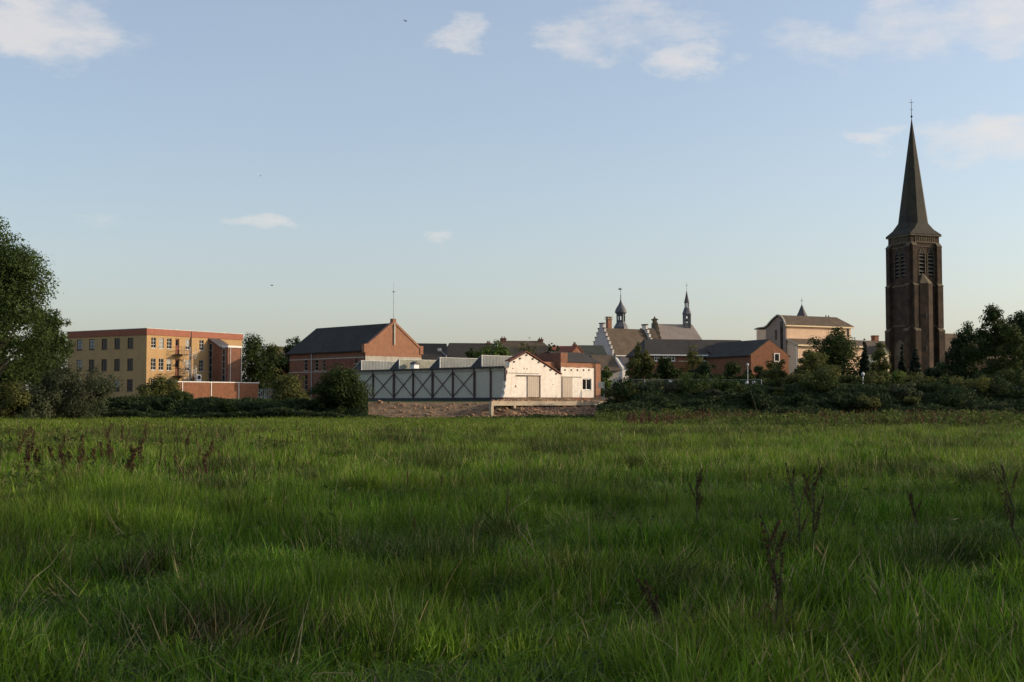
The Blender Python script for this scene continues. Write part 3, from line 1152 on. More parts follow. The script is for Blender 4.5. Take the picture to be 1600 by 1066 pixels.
def brick_annex():
    fr = FS
    t = thing('brick_outbuilding', 'orange brick outbuilding with whitewashed front, beside the broken white gable', 'building', (fr.x, fr.y, fr.z), fr.a)
    zz = lambda x, y, d=.0: fr.on_y(740 + x / 7.105, 520 + y / 7.105, d)
    u0 = zz(968, 500, .2)[0]
    u1 = zz(1410, 500, .2)[0]
    zt = zz(1200, 332, .2)[1]
    ww = [zz(1216, 636), zz(1316, 511)]
    uW0, zW0 = ww[0]
    uW1, zW1 = ww[1]
    mb = MB()
    wall_open(mb, Py(.2), u0, u1, -.03, zt, [(uW0, uW1, zW0, zW1)], .2)
    mb.poly([(u0, .2, 0), (u0, 8, 0), (u0, 8, zt), (u0, .2, zt)])
    mb.poly([(u1, .2, 0), (u1, 8, 0), (u1, 8, zt), (u1, .2, zt)])
    mb.poly([(u0, 8, 0), (u1, 8, 0), (u1, 8, zt), (u0, 8, zt)])
    mb.build('wall', M['brick_orange'], t)
    MB().box(u0 + .1, u1 - .1, .5, 7.9, 0, zt - .1).build('interior', M['tile_dark'], t)
    zr = zz(1200, 222, 3.2)[1]
    ub = zz(1040, 300, .2)[0]
    MB().prism([(ub, .05, zt + .01), (ub, 3.2, zr), (ub, 8, zt + .01)], (u1 - ub + .1, 0, 0)).build('roof', M['tile_dark'], t)
    zp = zz(1000, 222, .2)[1]
    MB().box(u0 - .05, ub, .15, 4.5, zt + .002, zp).build('parapet_block', M['brick_red'], t)
    # higher brick wall seen over the white rake
    a = zz(770, 322, .9)
    b = zz(960, 322, .9)
    MB().box(a[0], u0 - .06, .9, 1.3, 1.2, a[1]).build('high_wall', M['brick_orange'], t)
    # whitewash coat with torn top
    top = [zz(x, y) for x, y in ((968, 392), (985, 380), (1040, 388), (1100, 384), (1160, 392), (1230, 388), (1300, 394), (1346, 392))]
    uA, uB = zz(978, 600)[0], zz(1346, 600)[0]
    zmid = min(p[1] for p in top) - .15
    coat = MB()
    P = Py(.11)
    wall_open(coat, P, uA, uB, -.02, zmid, [(uW0, uW1, zW0, zW1)], .09)
    pts = [(uA, .11, zmid)] + [(min(max(u, uA), uB), .11, z) for u, z in top] + [(uB, .11, zmid)]
    coat.prism(pts, (0, .088, 0))
    for u in (uA, uB):
        coat.poly([P(u, -.02, 0), P(u, -.02, .088), P(u, zmid, .088), P(u, zmid, 0)])
    coat.build('whitewash_coat', M['render_white'], t)
    window(t, Py(.11), uW0, uW1, zW0, zW1, M['metal_grey'], 2, 1, .14, .09)
    for x0, x1, m_ in ((990, 1094, 'board'), (1097, 1212, 'render_white')):
        a, b = zz(x0, 500)[0], zz(x1, 500)[0]
        z1 = zz(1000, 497)[1]
        d = MB()
        n = 4
        for i in range(n):
            d.box(a + (b - a) * i / n + .006, a + (b - a) * (i + 1) / n - .006, .03, .108, .0, z1)
        d.build('sliding_door', M[m_], t)
    ra, rz_ = zz(975, 488)
    rb_, _ = zz(1205, 490)
    MB().box(ra, rb_, .0, .07, rz_ - .05, rz_ + .05).build('rail', M['cream_band'], t)
    for x in (1022, 1092, 1160, 1228, 1288):
        u, z = zz(x, 414)
        MB().box(u - .10, u + .10, .07, .109, z - .1, z + .1).build('beam_socket', M['steel_brown'], t)
    u = zz(1352, 500)[0]
    MB().tube((u, .05, 0), (u, .05, zt), .07, .07, 8).build('downpipe', M['metal_dark'], t)
    u = zz(971, 500)[0]
    MB().box(u - .08, u + .07, .0, .19, -.02, zz(971, 470)[1]).build('broken_joint', M['steel_brown'], t)


brick_annex()


def deck():
    # runs parallel to the whitewashed wall, 5.3 m in front of it
    t = thing('concrete_deck', 'stained concrete deck on posts over the rubble below the white wall', 'deck', (FS.x, FS.y, 0), FS.a)
    zt = 1.9
    yF = -5.3
    x0 = FS.on_y(768, 630, yF)[0]
    x1 = FS.on_y(952, 630, yF)[0]
    MB().prism([(x0, yF, zt - .46), (x1, yF, zt - .46), (x1, -.25, zt - .46), (-.3, -.25, zt - .46), (x0 + .35, yF + .7, zt - .46)], (0, 0, .46)).build('slab', M['concrete'], t)
    for px in (769.8, 805):
        x = FS.on_y(px, 640, yF)[0]
        MB().box(x - .17, x + .17, yF + .03, yF + .37, -.5, zt - .461).build('post', M['concrete'], t)
    rng = random.Random(4)
    d = MB()
    for i in range(120):
        x = rng.uniform(x0 + .5, x1 - .3)
        y = rng.uniform(yF + .1, yF + 2.0) if x < -.5 else rng.uniform(yF + .1, -.6)
        if x < -.5 and y > yF + .5 + .6 * (x - x0):
            continue
        s = rng.uniform(.06, .16)
        d.bar((x - s, y, zt + s * .3), (x + s, y + rng.uniform(-.1, .1), zt + s * .3 + rng.uniform(0, .08)), s * 1.2, s)
    o = d.build('debris', M['rubble'], t)
    o['kind'] = 'stuff'


deck()


def rubble():
    rng = random.Random(11)
    mb = MB()
    for i in range(1500):
        x = rng.uniform(-2.0, 10.5)
        y = 130.0 + max(0, x + 2.0) * .8 + rng.gauss(0, 1.6)
        if y < 127.8:
            continue
        if i % 3 == 0:
            x = rng.uniform(-17, 10)
            y = rng.uniform(127.6, 135)
        s = rng.uniform(.04, .17) * (1.0 if i % 11 else 1.7)
        z = gz(x, y) + s * .35
        a, b = rng.uniform(0, 6.28), rng.uniform(-.6, .6)
        d = Vector((math.cos(a) * math.cos(b), math.sin(a) * math.cos(b), math.sin(b))) * s
        mb.bar(Vector((x, y, z)) - d, Vector((x, y, z)) + d, s * rng.uniform(.7, 1.3), s * rng.uniform(.5, 1))
    o = mb.build('rubble', M['rubble'])
    tag(o, 'loose orange brick rubble heaped under the concrete deck', 'rubble', kind='stuff')
    for k, (px, py, L_, tilt, lab) in enumerate(((784, 639, 1.3, .25, 'pale broken concrete slab lying higher in the rubble under the deck'),
                                                 (786, 646, 1.45, .05, 'pale broken concrete slab lying lower in the rubble under the deck'))):
        p = at(px, py, 133.2 - .6 * k)
        c = MB()
        c.prism([(-L_ * .5, -.5, -.09), (L_ * .45, -.55, -.09), (L_ * .5, .4, -.09), (-.1, .55, -.09), (-L_ * .48, .35, -.09)], (0, 0, .2))
        o = c.build('concrete_slab', M['concrete'])
        o.location = p
        o.rotation_euler = (.5, tilt, .2 - .3 * k)
        tag(o, lab, 'concrete slab', 'broken slabs under the deck')


rubble()
# ------------------------------------------------------------------ the town behind
def house(name, label, fr, x1, y1, ze, zr, axis, wall, roof, over=.3, chim=(), hip0=0, hip1=0, wins=(), fascia=None, cat='house', group=None, frame='white_metal'):
    """pitched house in its own frame; wins: (face, u0, u1, z0, z1)"""
    t = fthing(fr, name, label, cat, group)
    mb = MB()
    gable_body(mb, 0, x1, 0, y1, ze, zr if not (hip0 or hip1) else ze + .01, axis)
    mb.build('wall', M[wall], t)
    r = MB()
    gable_roof(r, 0, x1, 0, y1, ze, zr + .02, over, .16, axis, hip0, hip1)
    ro = r.build('roof', M[roof], t)
    for (cx, cy, z0, z1, w) in chim:
        chimney(ro, M['brick_red'], cx, cy, z0, z1, w, M['metal_dark'])
    for (face, a, b, c, d) in wins:
        P = Py(-.001, 1) if face == 'f' else Px(-.001, 1) if face == 'l' else Py(-.001)
        window(t, (lambda P: (lambda u, z, dd: P(u, z, dd - .16)))(P), a, b, c, d, M[frame], 2, 2, .12, .09)
    if fascia:
        q = MB()
        if axis == 'x':
            sl = (zr - ze) / (y1 / 2)
            e = ze - over * sl
            q.box(-over, x1 + over, -over - .06, -over - .002, e - .04, e + .16)
        q.build('fascia', M[fascia], t)
    return t


def background_houses():
    # two dark-roofed houses behind the shed
    fr = Frame(652, 222, 2.3, 12)
    house('terraced_house', 'low brown-roofed house directly right of the brick hall gable', fr, 5.4, 8, fr.on_y(660, 566)[1], fr.on_y(670, 538.3, 4)[1], 'x', 'brick_dark', 'tile_dark',
          wins=(('f', 2.0, 2.9, 4.2, 5.4),))
    fr = Frame(698, 214, 2.3, 10)
    house('terraced_house', 'dark-roofed house behind the grey shed, left of the light green tree', fr, 8.2, 8, fr.on_y(700, 562)[1], fr.on_y(720, 537.8, 4)[1], 'x', 'brick_dark', 'tile_dark', hip0=1.2,
          chim=((7.6, 4, fr.on_y(720, 539, 4)[1], fr.on_y(720, 535, 4)[1], .6),))
    # house with a chimney at each end
    fr = Frame(783, 228, 2.3, 8)
    ze, zr = fr.on_y(800, 556)[1], fr.on_y(820, 534.2, 4)[1]
    x1 = fr.on_y(872, 550)[0]
    house('villa', 'brown-roofed house with a chimney at each end, behind the white gable', fr, x1, 8, ze, zr, 'x', 'brick_orange', 'tile_brown', hip1=2.6, hip0=.6,
          chim=((.9, 4, zr - .8, zr + .62, .95), (x1 - 2.5, 4, zr - .6, zr + .5, .8)))
    # red roof and mossy roof left of the stepped gable
    fr = Frame(872, 212, 2.3, 14)
    house('cottage', 'house with red tiled roof left of the mossy roof', fr, 4.4, 7, fr.on_y(880, 556)[1], fr.on_y(885, 542.4, 3.5)[1], 'x', 'brick_orange', 'tile_red',
          chim=((3.9, 3.5, fr.on_y(896, 545, 3.5)[1], fr.on_y(896, 537.5, 3.5)[1], .45),))
    fr = Frame(895, 207, 2.3, 30)
    house('cottage', 'small gabled house with orange brick front between red and mossy roofs', fr, 1.9, 6, fr.on_y(900, 550)[1], fr.on_y(899.5, 541.5)[1], 'y', 'brick_orange', 'tile_red', over=.1)
    fr = Frame(905, 214, 2.3, 10)
    house('cottage', 'house with mossy dark green roof next to the stepped gable', fr, 4.6, 7, fr.on_y(910, 557)[1], fr.on_y(910, 541.2, 3.5)[1], 'x', 'brick_dark', 'tile_green')
    fr = Frame(938, 196, 2.3, 20)
    house('cottage', 'low brown-roofed cottage just in front of the white stepped gable', fr, 3.1, 6, fr.on_y(950, 578)[1], fr.on_y(950, 557, 3)[1], 'x', 'cream_band', 'tile_brown', over=.3)
    # small brown roof peeping out between the trees by the brick hall
    fr = Frame(424, 240, 2.3, 20)
    house('cottage', 'brown roofed house half hidden between the two trees left of the brick hall', fr, 5, 7, fr.on_y(430, 560)[1], fr.on_y(430, 543, 3.5)[1], 'x', 'brick_dark', 'tile_brown')


background_houses()


def stepped(mb, x, y0, y1, zb, ze, zr, n, th, top_w):
    """crow-stepped gable in the plane x, from y0 to y1, base zb"""
    ym = (y0 + y1) / 2
    half = (y1 - y0) / 2
    left, caps = [], []
    for i in range(n):
        off = half - (half - top_w / 2) * i / n
        z = ze + (zr - ze) * (i + 1) / n
        left.append((off, z))
    pts = [(x, y0, zb)]
    up = []
    for i, (off, z) in enumerate(left):
        up += [(x, ym - off, ze if i == 0 else left[i - 1][1]), (x, ym - off, z)]
    up += [(x, ym - top_w / 2, zr), (x, ym - top_w / 2, zr + .9), (x, ym + top_w / 2, zr + .9), (x, ym + top_w / 2, zr)]
    dn = []
    for i in range(n - 1, -1, -1):
        off, z = left[i]
        dn += [(x, ym + off, z), (x, ym + off, ze if i == 0 else left[i - 1][1])]
    mb.prism(pts + up + dn + [(x, y1, zb)], (th, 0, 0))
    return ym, left


def town_hall():
    fr = Frame(957, 240, 2.3, 30)
    t = fthing(fr, 'stepped_gable_house', 'old white house with crow-stepped gables and brown roof', 'house')
    W = 7.35
    ze = fr.on_y(957, 553)[1]
    zr = fr.on_x(940, 513.5)[1]
    L_ = 9.9
    g = MB()
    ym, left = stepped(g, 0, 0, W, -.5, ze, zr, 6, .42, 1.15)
    gw = g.build('stepped_gable', M['render_shaded'], t)
    for i, (off, z) in enumerate(left):
        for s in (-1, 1):
            a = ym + s * off
            stp = (W / 2 - .575) / 6
            b = a - s * stp
            MB().box(-.1, .52, min(a, b) - .05, max(a, b) + .05, z + .003, z + .15).build('coping', M['slate'], gw)
    MB().box(-.1, .52, ym - .68, ym + .68, zr + .905, zr + 1.1).build('coping', M['slate'], gw)
    g = MB()
    ym, left = stepped(g, L_, 0, W, -.5, ze, zr, 6, .42, 1.3)
    gw = g.build('stepped_gable', M['render_white'], t)
    for i, (off, z) in enumerate(left):
        stp = (W / 2 - .65) / 6
        for s in (-1, 1):
            a = ym + s * off
            b = a - s * stp
            MB().box(L_ - .1, L_ + .52, min(a, b) - .05, max(a, b) + .05, z + .003, z + .15).build('coping', M['slate'], gw)
    MB().box(L_ - .1, L_ + .52, ym - .75, ym + .75, zr + .905, zr + 1.15).build('coping', M['slate'], gw)
    body = MB()
    body.prism([(.42, .1, -.5), (.42, W - .1, -.5), (.42, W - .1, ze), (.42, W / 2, zr - .1), (.42, .1, ze)], (L_ - .43, 0, 0))
    body.build('wall', M['render_white'], t)
    r = MB()
    sl = (zr - ze) / (W / 2)
    for s in (0, 1):
        ya = -.3 if s == 0 else W + .3
        e = ze - .3 * sl
        r.prism([(.43, ya, e), (L_ - .02, ya, e), (L_ - .02, W / 2, zr), (.43, W / 2, zr)], (0, 0, .12))
    ro = r.build('roof', M['tile_brown'], t)
    MB().box(.43, L_ - .02, -.42, -.31, e - .02, e + .14).build('gutter', M['white_metal'], ro)
    cz0 = fr.on_y(951, 513, W / 2 + .9)[1]
    cz1 = fr.on_y(951, 495, W / 2 + .9)[1]
    cx = fr.on_y(951.3, 505, W / 2 + .9)[0]
    c = MB().box(cx - .42, cx + .42, W / 2 + .5, W / 2 + 1.3, cz0 - 1.5, cz1 - .5).build('chimney', M['brick_orange'], ro)
    MB().box(cx - .6, cx + .6, W / 2 + .32, W / 2 + 1.48, cz1 - .5, cz1 - .36).box(cx - .6, cx + .6, W / 2 + .32, W / 2 + 1.48, cz1 - .1, cz1).box(cx - .4, cx - .2, W / 2 + .5, W / 2 + 1.3, cz1 - .36, cz1 - .1).box(cx + .2, cx + .4, W / 2 + .5, W / 2 + 1.3, cz1 - .36, cz1 - .1).build('chimney_cap', M['concrete'], c)
    # windows in the stepped gable
    for y in (2.2, 5.0):
        window(t, lambda u, z, d: (d - .16, u, z), y - .45, y + .45, ze - 1.2, ze + .5, M['white_metal'], 2, 2, .12, .08)
    # whitewashed lean-to with slate roof in front
    MB().prism([(.6, -2.4, -.5), (.6, -.01, -.5), (.6, -.01, ze - .55), (.6, -2.4, ze - 2.7)], (5.0, 0, 0)).build('lean_to', M['render_white'], t)
    MB().prism([(1.3, -2.7, ze - 2.85), (5.7, -2.7, ze - 2.85), (5.7, -.02, ze - .42), (1.3, -.02, ze - .42)], (0, 0, .14)).build('lean_to_roof', M['slate'], t)

    # turret with onion dome
    D = 251
    X = xat(970.5, D)
    tt = thing('onion_turret', 'slender turret with bulbous onion dome, lantern and weathervane', 'tower', (X, D, 2.3))
    z = lambda py: zat(py, D) - 2.3
    MB().box(-1.35, 1.35, -1.35, 1.35, -.3, z(516)).build('shaft', M['render_shaded'], tt)
    MB().lathe([(1.5, z(517)), (1.42, z(511)), (1.15, z(507.5)), (.88, z(504)), (.84, z(503))], 8, ph=.39).build('skirt', M['lead'], tt)
    p = MB()
    for i in range(8):
        a = .39 + i * math.pi / 4
        p.bar((.76 * math.cos(a), .76 * math.sin(a), z(503.2)), (.76 * math.cos(a), .76 * math.sin(a), z(489)), .24)
    p.lathe([(.80, z(494)), (.80, z(489.5))], 8, ph=.39)
    p.lathe([(.80, z(503.2)), (.80, z(500.5))], 8, ph=.39)
    p.build('lantern', M['lead'], tt)
    MB().lathe([(.95, z(490.2)), (1.12, z(489.2)), (1.14, z(487)), (1.0, z(483.5)), (.72, z(479.5)), (.42, z(476)), (.22, z(472)), (.1, z(468)), (.07, z(464))], 16).build('onion_dome', M['lead'], tt, True)
    f = MB().tube((0, 0, z(465)), (0, 0, z(449)), .05, .03, 6).lathe([(.02, z(463.5)), (.16, z(462.5)), (.02, z(461.5))], 8)
    f.build('finial', M['metal_dark'], tt)
    MB().box(-.42, .1, -.02, .02, z(453), z(450.8)).box(.1, .3, -.02, .02, z(452.3), z(451.5)).build('weathervane', M['metal_dark'], tt)


town_hall()


def chapel():
    D = 262
    fr = Frame(1038, D, 2.3, 12)
    t = fthing(fr, 'chapel', 'chapel with mauve slate roof and dark stepped end gable', 'church')
    W = 10.0
    zr = fr.on_y(1060, 507.5, W / 2)[1]
    ze = zr - 6.6
    L_ = fr.on_y(1108.5, 530, 1.3)[0]
    MB().prism([(.0, 0, -.5), (.0, W, -.5), (.0, W, ze), (.0, 0, ze)], (L_, 0, 0)).build('wall', M['brick_dark'], t)
    r = MB()
    h = 2.4
    r.prism([(0, -.4, ze - .5), (L_ + .4, -.4, ze - .5), (L_ - h, W / 2, zr), (0, W / 2, zr)], (0, 0, .1))
    r.prism([(L_ + .4, W + .4, ze - .5), (0, W + .4, ze - .5), (0, W / 2, zr), (L_ - h, W / 2, zr)], (0, 0, .1))
    r.prism([(L_ + .4, -.4, ze - .5), (L_ + .4, W + .4, ze - .5), (L_ - h, W / 2, zr)], (0, 0, .1))
    r.build('roof', M['slate_pink'], t)
    g = MB()
    stepped(g, -.6, -.3, W + .3, -.5, ze, zr + .3, 7, .6, 1.2)
    sg = g.build('stepped_gable', M['stone_tower'], t)
    px_, pz = fr.on_y(1030, 496, W / 2)
    MB().box(-.75, .15, W / 2 - .45, W / 2 + .45, zr + 1.0, pz - .6).box(-.9, .3, W / 2 - .6, W / 2 + .6, pz - .6, pz - .4).lathe([(.35, pz - .4), (.03, pz + .25)], 8, -.3, W / 2).build('pinnacle', M['stone_tower'], sg)
    # lower wing between the stepped gables
    fr2 = Frame(1013, 252, 2.3, 12)
    house('chapel_wing', 'low brown-roofed wing between the white and the dark stepped gables', fr2, 2.3, 8, fr2.on_y(1020, 536)[1], fr2.on_y(1025, 514.5, 4)[1], 'x', 'brick_dark', 'tile_brown', cat='building')
    # fleche on the ridge
    uf, _ = fr.on_y(1073.2, 500, W / 2)
    p = fr.world(uf, W / 2, 0)
    tt = thing('ridge_turret', 'open bell turret with pointed slate spire on the mauve chapel roof', 'tower', p, fr.a)
    DD = p.y
    z = lambda py: zat(py, DD) - 2.3
    b = MB()
    for sx in (-1, 1):
        for sy in (-1, 1):
            b.box(sx * .56 - .11, sx * .56 + .11, sy * .56 - .11, sy * .56 + .11, z(514), z(490.5))
    for sy in (-1, 1):
        b.box(-.45, .45, sy * .56 - .08, sy * .56 + .08, z(494), z(490.6))
        b.box(sy * .56 - .08, sy * .56 + .08, -.45, .45, z(494), z(490.6))
        b.box(-.45, .45, sy * .56 - .07, sy * .56 + .07, z(514), z(504.5))
        b.box(sy * .56 - .07, sy * .56 + .07, -.45, .45, z(514), z(504.5))
        b.bar((0, sy * .56, z(504)), (0, sy * .56, z(493)), .1)
        b.bar((sy * .56, 0, z(504)), (sy * .56, 0, z(493)), .1)
    b.build('belfry', M['lead'], tt)
    MB().lathe([(.30, z(502.5)), (.26, z(501)), (.17, z(499)), (.04, z(497.5))], 12).build('bell', M['metal_dark'], tt, True)
    MB().lathe([(.98, z(491.2)), (.92, z(489.5)), (.74, z(486)), (.62, z(482.5)), (.45, z(480.5))], 8, ph=.39).build('cap', M['lead'], tt)
    l = MB()
    for i in range(8):
        a = .39 + i * math.pi / 4
        l.bar((.38 * math.cos(a), .38 * math.sin(a), z(481)), (.38 * math.cos(a), .38 * math.sin(a), z(472.5)), .12)
    l.build('lantern', M['lead'], tt)
    MB().lathe([(.60, z(473.2)), (.52, z(472)), (.30, z(464.5)), (.03, z(454))], 8, ph=.39).build('spire', M['slate'], tt)
    MB().tube((0, 0, z(454.5)), (0, 0, z(441)), .035, .02, 6).box(-.2, .2, -.02, .02, z(446.2), z(445.6)).build('finial', M['metal_dark'], tt)


chapel()


def row_houses():
    fr = Frame(1011, 198, 2.3, 13)
    x1 = fr.on_y(1172, 553)[0]
    ze, zr = fr.on_y(1030, 553.5)[1], fr.on_y(1080, 532.5, 4.5)[1]
    z = lambda x, y: (1000 + x / 4.0, 450 + y / 4.0)
    wins = []
    for x0, x1_ in ((88, 120), (146, 172), (178, 218), (390, 440)):
        a, b = fr.on_y(*z(x0, 430))[0], fr.on_y(*z(x1_, 430))[0]
        wins.append(('f', a, b, fr.on_y(*z(x0, 457))[1], fr.on_y(*z(x0, 417))[1]))
    t = house('row_house', 'long brick row house with dark tiled roof and white window frames', fr, x1, 9, ze, zr, 'x', 'brick_brown', 'tile_dark', .4, hip0=1.6, wins=wins, fascia='white_metal')
    a, b = fr.on_y(*z(240, 458))[0], fr.on_y(*z(300, 458))[0]
    MB().box(a, b, -.05, -.002, fr.on_y(*z(250, 460))[1], fr.on_y(*z(250, 456))[1]).build('stone_band', M['cream'], t)
    # projecting brick bay with tilted white window
    u0, zt = fr.on_y(*z(474, 440), y=-2.2)
    u1, _ = fr.on_y(*z(664, 440), y=-2.2)
    zt = fr.on_y(*z(560, 440), y=-2.2)[1]
    MB().box(u0, u1, -2.2, -.002, -.5, zt).build('bay', M['brick_brown'], t)
    ztt = ze + 1.0
    br = MB().prism([(u0 - .15, -2.45, zt - .05), (u1 + .15, -2.45, zt - .05), (u1 + .15, 2.0, ztt), (u0 - .15, 2.0, ztt)], (0, 0, .15)).build('bay_roof', M['tile_dark'], t)
    MB().box(u0 - .16, u1 + .16, -2.55, -2.452, zt - .1, zt + .1).build('bay_gutter', M['metal_dark'], br)
    MB().tube((u0 + .1, -2.28, -.3), (u0 + .1, -2.28, zt), .06, .06, 6).build('downpipe', M['white_metal'], t)
    w0, w1 = fr.on_y(*z(529, 430), y=-2.3)[0], fr.on_y(*z(571, 430), y=-2.3)[0]
    wz0, wz1 = fr.on_y(*z(540, 458), y=-2.3)[1], fr.on_y(*z(540, 401), y=-2.3)[1]
    dm = MB().box(w0, w1, -2.6, .4, wz0, wz1).build('dormer', M['white_metal'], t)
    g = MB().box(w0 + .2, w1 - .16, -2.62, -2.605, wz0 + .18, wz1 - .22)
    g.build('pane', M['glass'], dm)

    # gabled brick house on the right of the row
    fr = Frame(1174, 190, 2.3, 27)
    z2 = lambda x, y: (1160 + x / 8.2, 470 + y / 8.2)
    W = fr.on_y(*z2(592, 700))[0]
    xa, zr = fr.on_y(*z2(345, 505))
    ze = fr.on_y(*z2(122, 690))[1]
    ze2 = ze
    L_ = 13
    t = fthing(fr, 'gabled_house', 'brick house with plain lit gable and one small white window', 'house')
    mb = MB()
    wa, wb = fr.on_y(*z2(402, 700))[0], fr.on_y(*z2(472, 700))[0]
    wc, wd = fr.on_y(*z2(402, 780))[1], fr.on_y(*z2(402, 672))[1]
    wall_open(mb, Py(0), 0, W, -.5, ze, [(wa, wb, wc, min(wd, ze - .02))] if wd < ze else [], .15)
    if wd >= ze:
        pass
    mb.prism([(0, 0, ze), (W, 0, ze), (xa, 0, zr)], (0, .3, 0))
    mb.poly([(0, 0, -.5), (0, L_, -.5), (0, L_, ze), (0, 0, ze)])
    mb.poly([(W, 0, -.5), (W, L_, -.5), (W, L_, ze), (W, 0, ze)])
    mb.prism([(0, L_, -.5), (W, L_, -.5), (W, L_, ze), (xa, L_, zr), (0, L_, ze)], (0, -.3, 0))
    mb.build('wall', M['brick_brown'], t)
    MB().box(.2, W - .2, .4, L_ - .4, 0, ze - .1).build('interior', M['tile_dark'], t)
    P = Py(0) if wd < ze else (lambda u, zz, d: (u, d - .16, zz))
    window(t, P, wa, wb, wc, min(wd, ze - .02) if wd < ze else wd, M['white_metal'], 1, 1, .1, .12)
    r = MB()
    for s in (0, 1):
        xe = -.35 if s == 0 else W + .35
        sl = (zr - ze) / (xa if s == 0 else W - xa)
        e = ze - .35 * sl
        q = [(xe, .02, e), (xa, .02, zr + .02), (xa, L_ + .2, zr + .02), (xe, L_ + .2, e)]
        r.prism(q, (0, 0, .14))
    r.build('roof', M['tile_dark'], t)


row_houses()


def modern_building():
    fr = Frame(1228.7, 258, 2.3, 27)
    t = fthing(fr, 'civic_building', 'large salmon-coloured building with curved brown roof and cream eaves', 'building')
    z = lambda x, y: (1160 + x / 8.2, 470 + y / 8.2)
    Lx = fr.on_y(*z(1388, 330))[0]
    zev = fr.on_y(*z(580, 318))[1]
    # flank profile (y, z) read along the shaded side
    prof = [fr.on_x(*z(x, y)) for x, y in ((540, 300), (535, 240), (500, 200), (462, 192), (420, 225), (370, 275), (330, 325), (300, 345))]
    prof = [(max(0.0, y), zz) for y, zz in prof]
    yb = prof[-1][0]
    apex = max(prof, key=lambda p: p[1])
    hole = fr.on_x(*z(432, 440))
    mb = MB()
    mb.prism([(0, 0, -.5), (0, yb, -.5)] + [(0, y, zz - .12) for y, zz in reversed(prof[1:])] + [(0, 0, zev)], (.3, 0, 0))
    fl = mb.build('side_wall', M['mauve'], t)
    for (x, y0, y1, w) in ((432, 378, 505, .28), (505, 262, 640, .42)):
        a, za = fr.on_x(*z(x, y1))
        _, zb = fr.on_x(*z(x, y0))
        MB().box(-.03, -.002, a - w, a + w, za, zb).build('slit_window', M['glass'], fl)
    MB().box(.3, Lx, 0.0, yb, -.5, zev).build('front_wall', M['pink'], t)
    # roof: front slope up to the ridge with hipped right end, curve down behind
    ra = (apex[0], apex[1])
    r = MB()
    o = .45
    hipx = fr.on_y(*z(1205, 212), y=ra[0])[0]
    r.prism([(-.2, -o, zev + .1), (Lx + o, -o, zev + .1), (hipx, ra[0], ra[1]), (-.2, ra[0], ra[1])], (0, 0, .14))
    r.prism([(Lx + o, -o, zev + .1), (Lx + o, yb, zev + .1), (hipx, ra[0], ra[1])], (0, 0, .14))
    back = [p for p in prof if p[0] >= ra[0] - .01]
    back = sorted(set(back))
    for (a, za), (b, zb) in zip(back[:-1], back[1:]):
        r.prism([(-.2, a, za), (hipx, a, za), (hipx + (Lx - hipx) * .6, b, zb), (-.2, b, zb)], (0, 0, .14))
    ro = r.build('roof', M['tile_brown'], t)
    MB().box(-.25, Lx + o + .03, -o - .06, -.02, zev - .18, zev + .098).build('eaves', M['cream'], ro)
    v = MB()
    pp = [(0.0 - .3, zev + .16)] + [(y, zz + .15) for y, zz in prof[1:]]
    for (a, za), (b, zb) in zip(pp[:-1], pp[1:]):
        v.bar((-.26, a, za), (-.26, b, zb), .28, .22)
    v.build('verge', M['cream_band'], ro)
    for x in (1070, 1105):
        u = fr.on_y(*z(x, 212), y=ra[0])[0]
        MB().tube((u, ra[0], ra[1]), (u, ra[0], ra[1] + .45), .14, .12, 8).build('vent', M['metal_dark'], ro)
    # small windows on the front
    for x0, x1, y0, y1 in ((1142, 1182, 345, 366), (1195, 1255, 345, 368), (1338, 1368, 345, 470)):
        a, zb = fr.on_y(*z(x0, y0))
        b, za = fr.on_y(*z(x1, y1))
        w = MB().box(a, b, -.05, -.002, za, zb).build('window', M['steel_brown'], t)
        MB().box(a + .08, b - .08, -.058, -.051, za + .08, zb - .08).build('pane', M['glass'], w)
    # curved rear block on the left
    q0, z0 = fr.on_x(*z(300, 345), x=1.5)
    q1, z1 = fr.on_x(*z(165, 372), x=1.5)
    MB().box(1.5, 10, q0 - .3, q1 - .4, -.5, z1 - .1).build('curved_block', M['pink'], t)
    cr = MB()
    pr = [(q0 - .35, z0 + .05), (q0 + (q1 - q0) * .35, z0 + .02), (q0 + (q1 - q0) * .7, (z0 + z1) / 2 + .1), (q1, z1)]
    for (a, za), (b, zb) in zip(pr[:-1], pr[1:]):
        cr.prism([(1.2, a, za), (10.3, a, za), (10.3, b, zb), (1.2, b, zb)], (0, 0, .18))
    cr.build('curved_roof', M['cream_band'], t)
    # lower front wing with brown roof and cream eaves
    wz = fr.on_y(*z(580, 492), y=-.02)[1]
    we = fr.on_y(*z(800, 575), y=-3.6)[1]
    X1 = fr.on_y(1391, 535, y=-1.5)[0]
    x0 = .4
    MB().prism([(x0, -3.2, -.5), (x0, -.006, -.5), (x0, -.006, wz - .15), (x0, -3.2, we + .25)], (X1 - x0, 0, 0)).build('wing_wall', M['pink'], t)
    wr = MB().prism([(x0 - .4, -3.7, we), (X1 + .3, -3.7, we), (X1 + .3, -.01, wz), (x0 - .4, -.01, wz)], (0, 0, .16)).build('wing_roof', M['tile_brown'], t)
    MB().box(x0 - .4, X1 + .3, -3.82, -3.702, we - .12, we + .2).build('wing_eaves', M['cream'], wr)
    MB().prism([(x0 - .5, -3.75, we - .05), (x0 - .5, .0, wz - .05), (x0 - .5, .0, wz + .22), (x0 - .5, -3.75, we + .22)], (.098, 0, 0)).build('wing_verge', M['cream_band'], wr)
    wb = MB()
    wb.box(Lx + .02, X1, .0, 6, -.5, wz - .1)
    wb.build('long_wing', M['pink'], t)
    MB().prism([(Lx + .05, 6.3, we), (X1 + .3, 6.3, we), (X1 + .3, .0, wz), (Lx + .05, .0, wz)], (0, 0, .158)).build('long_wing_roof', M['tile_dark'], t)
    u, zc = fr.on_y(1367, 525, y=.6)
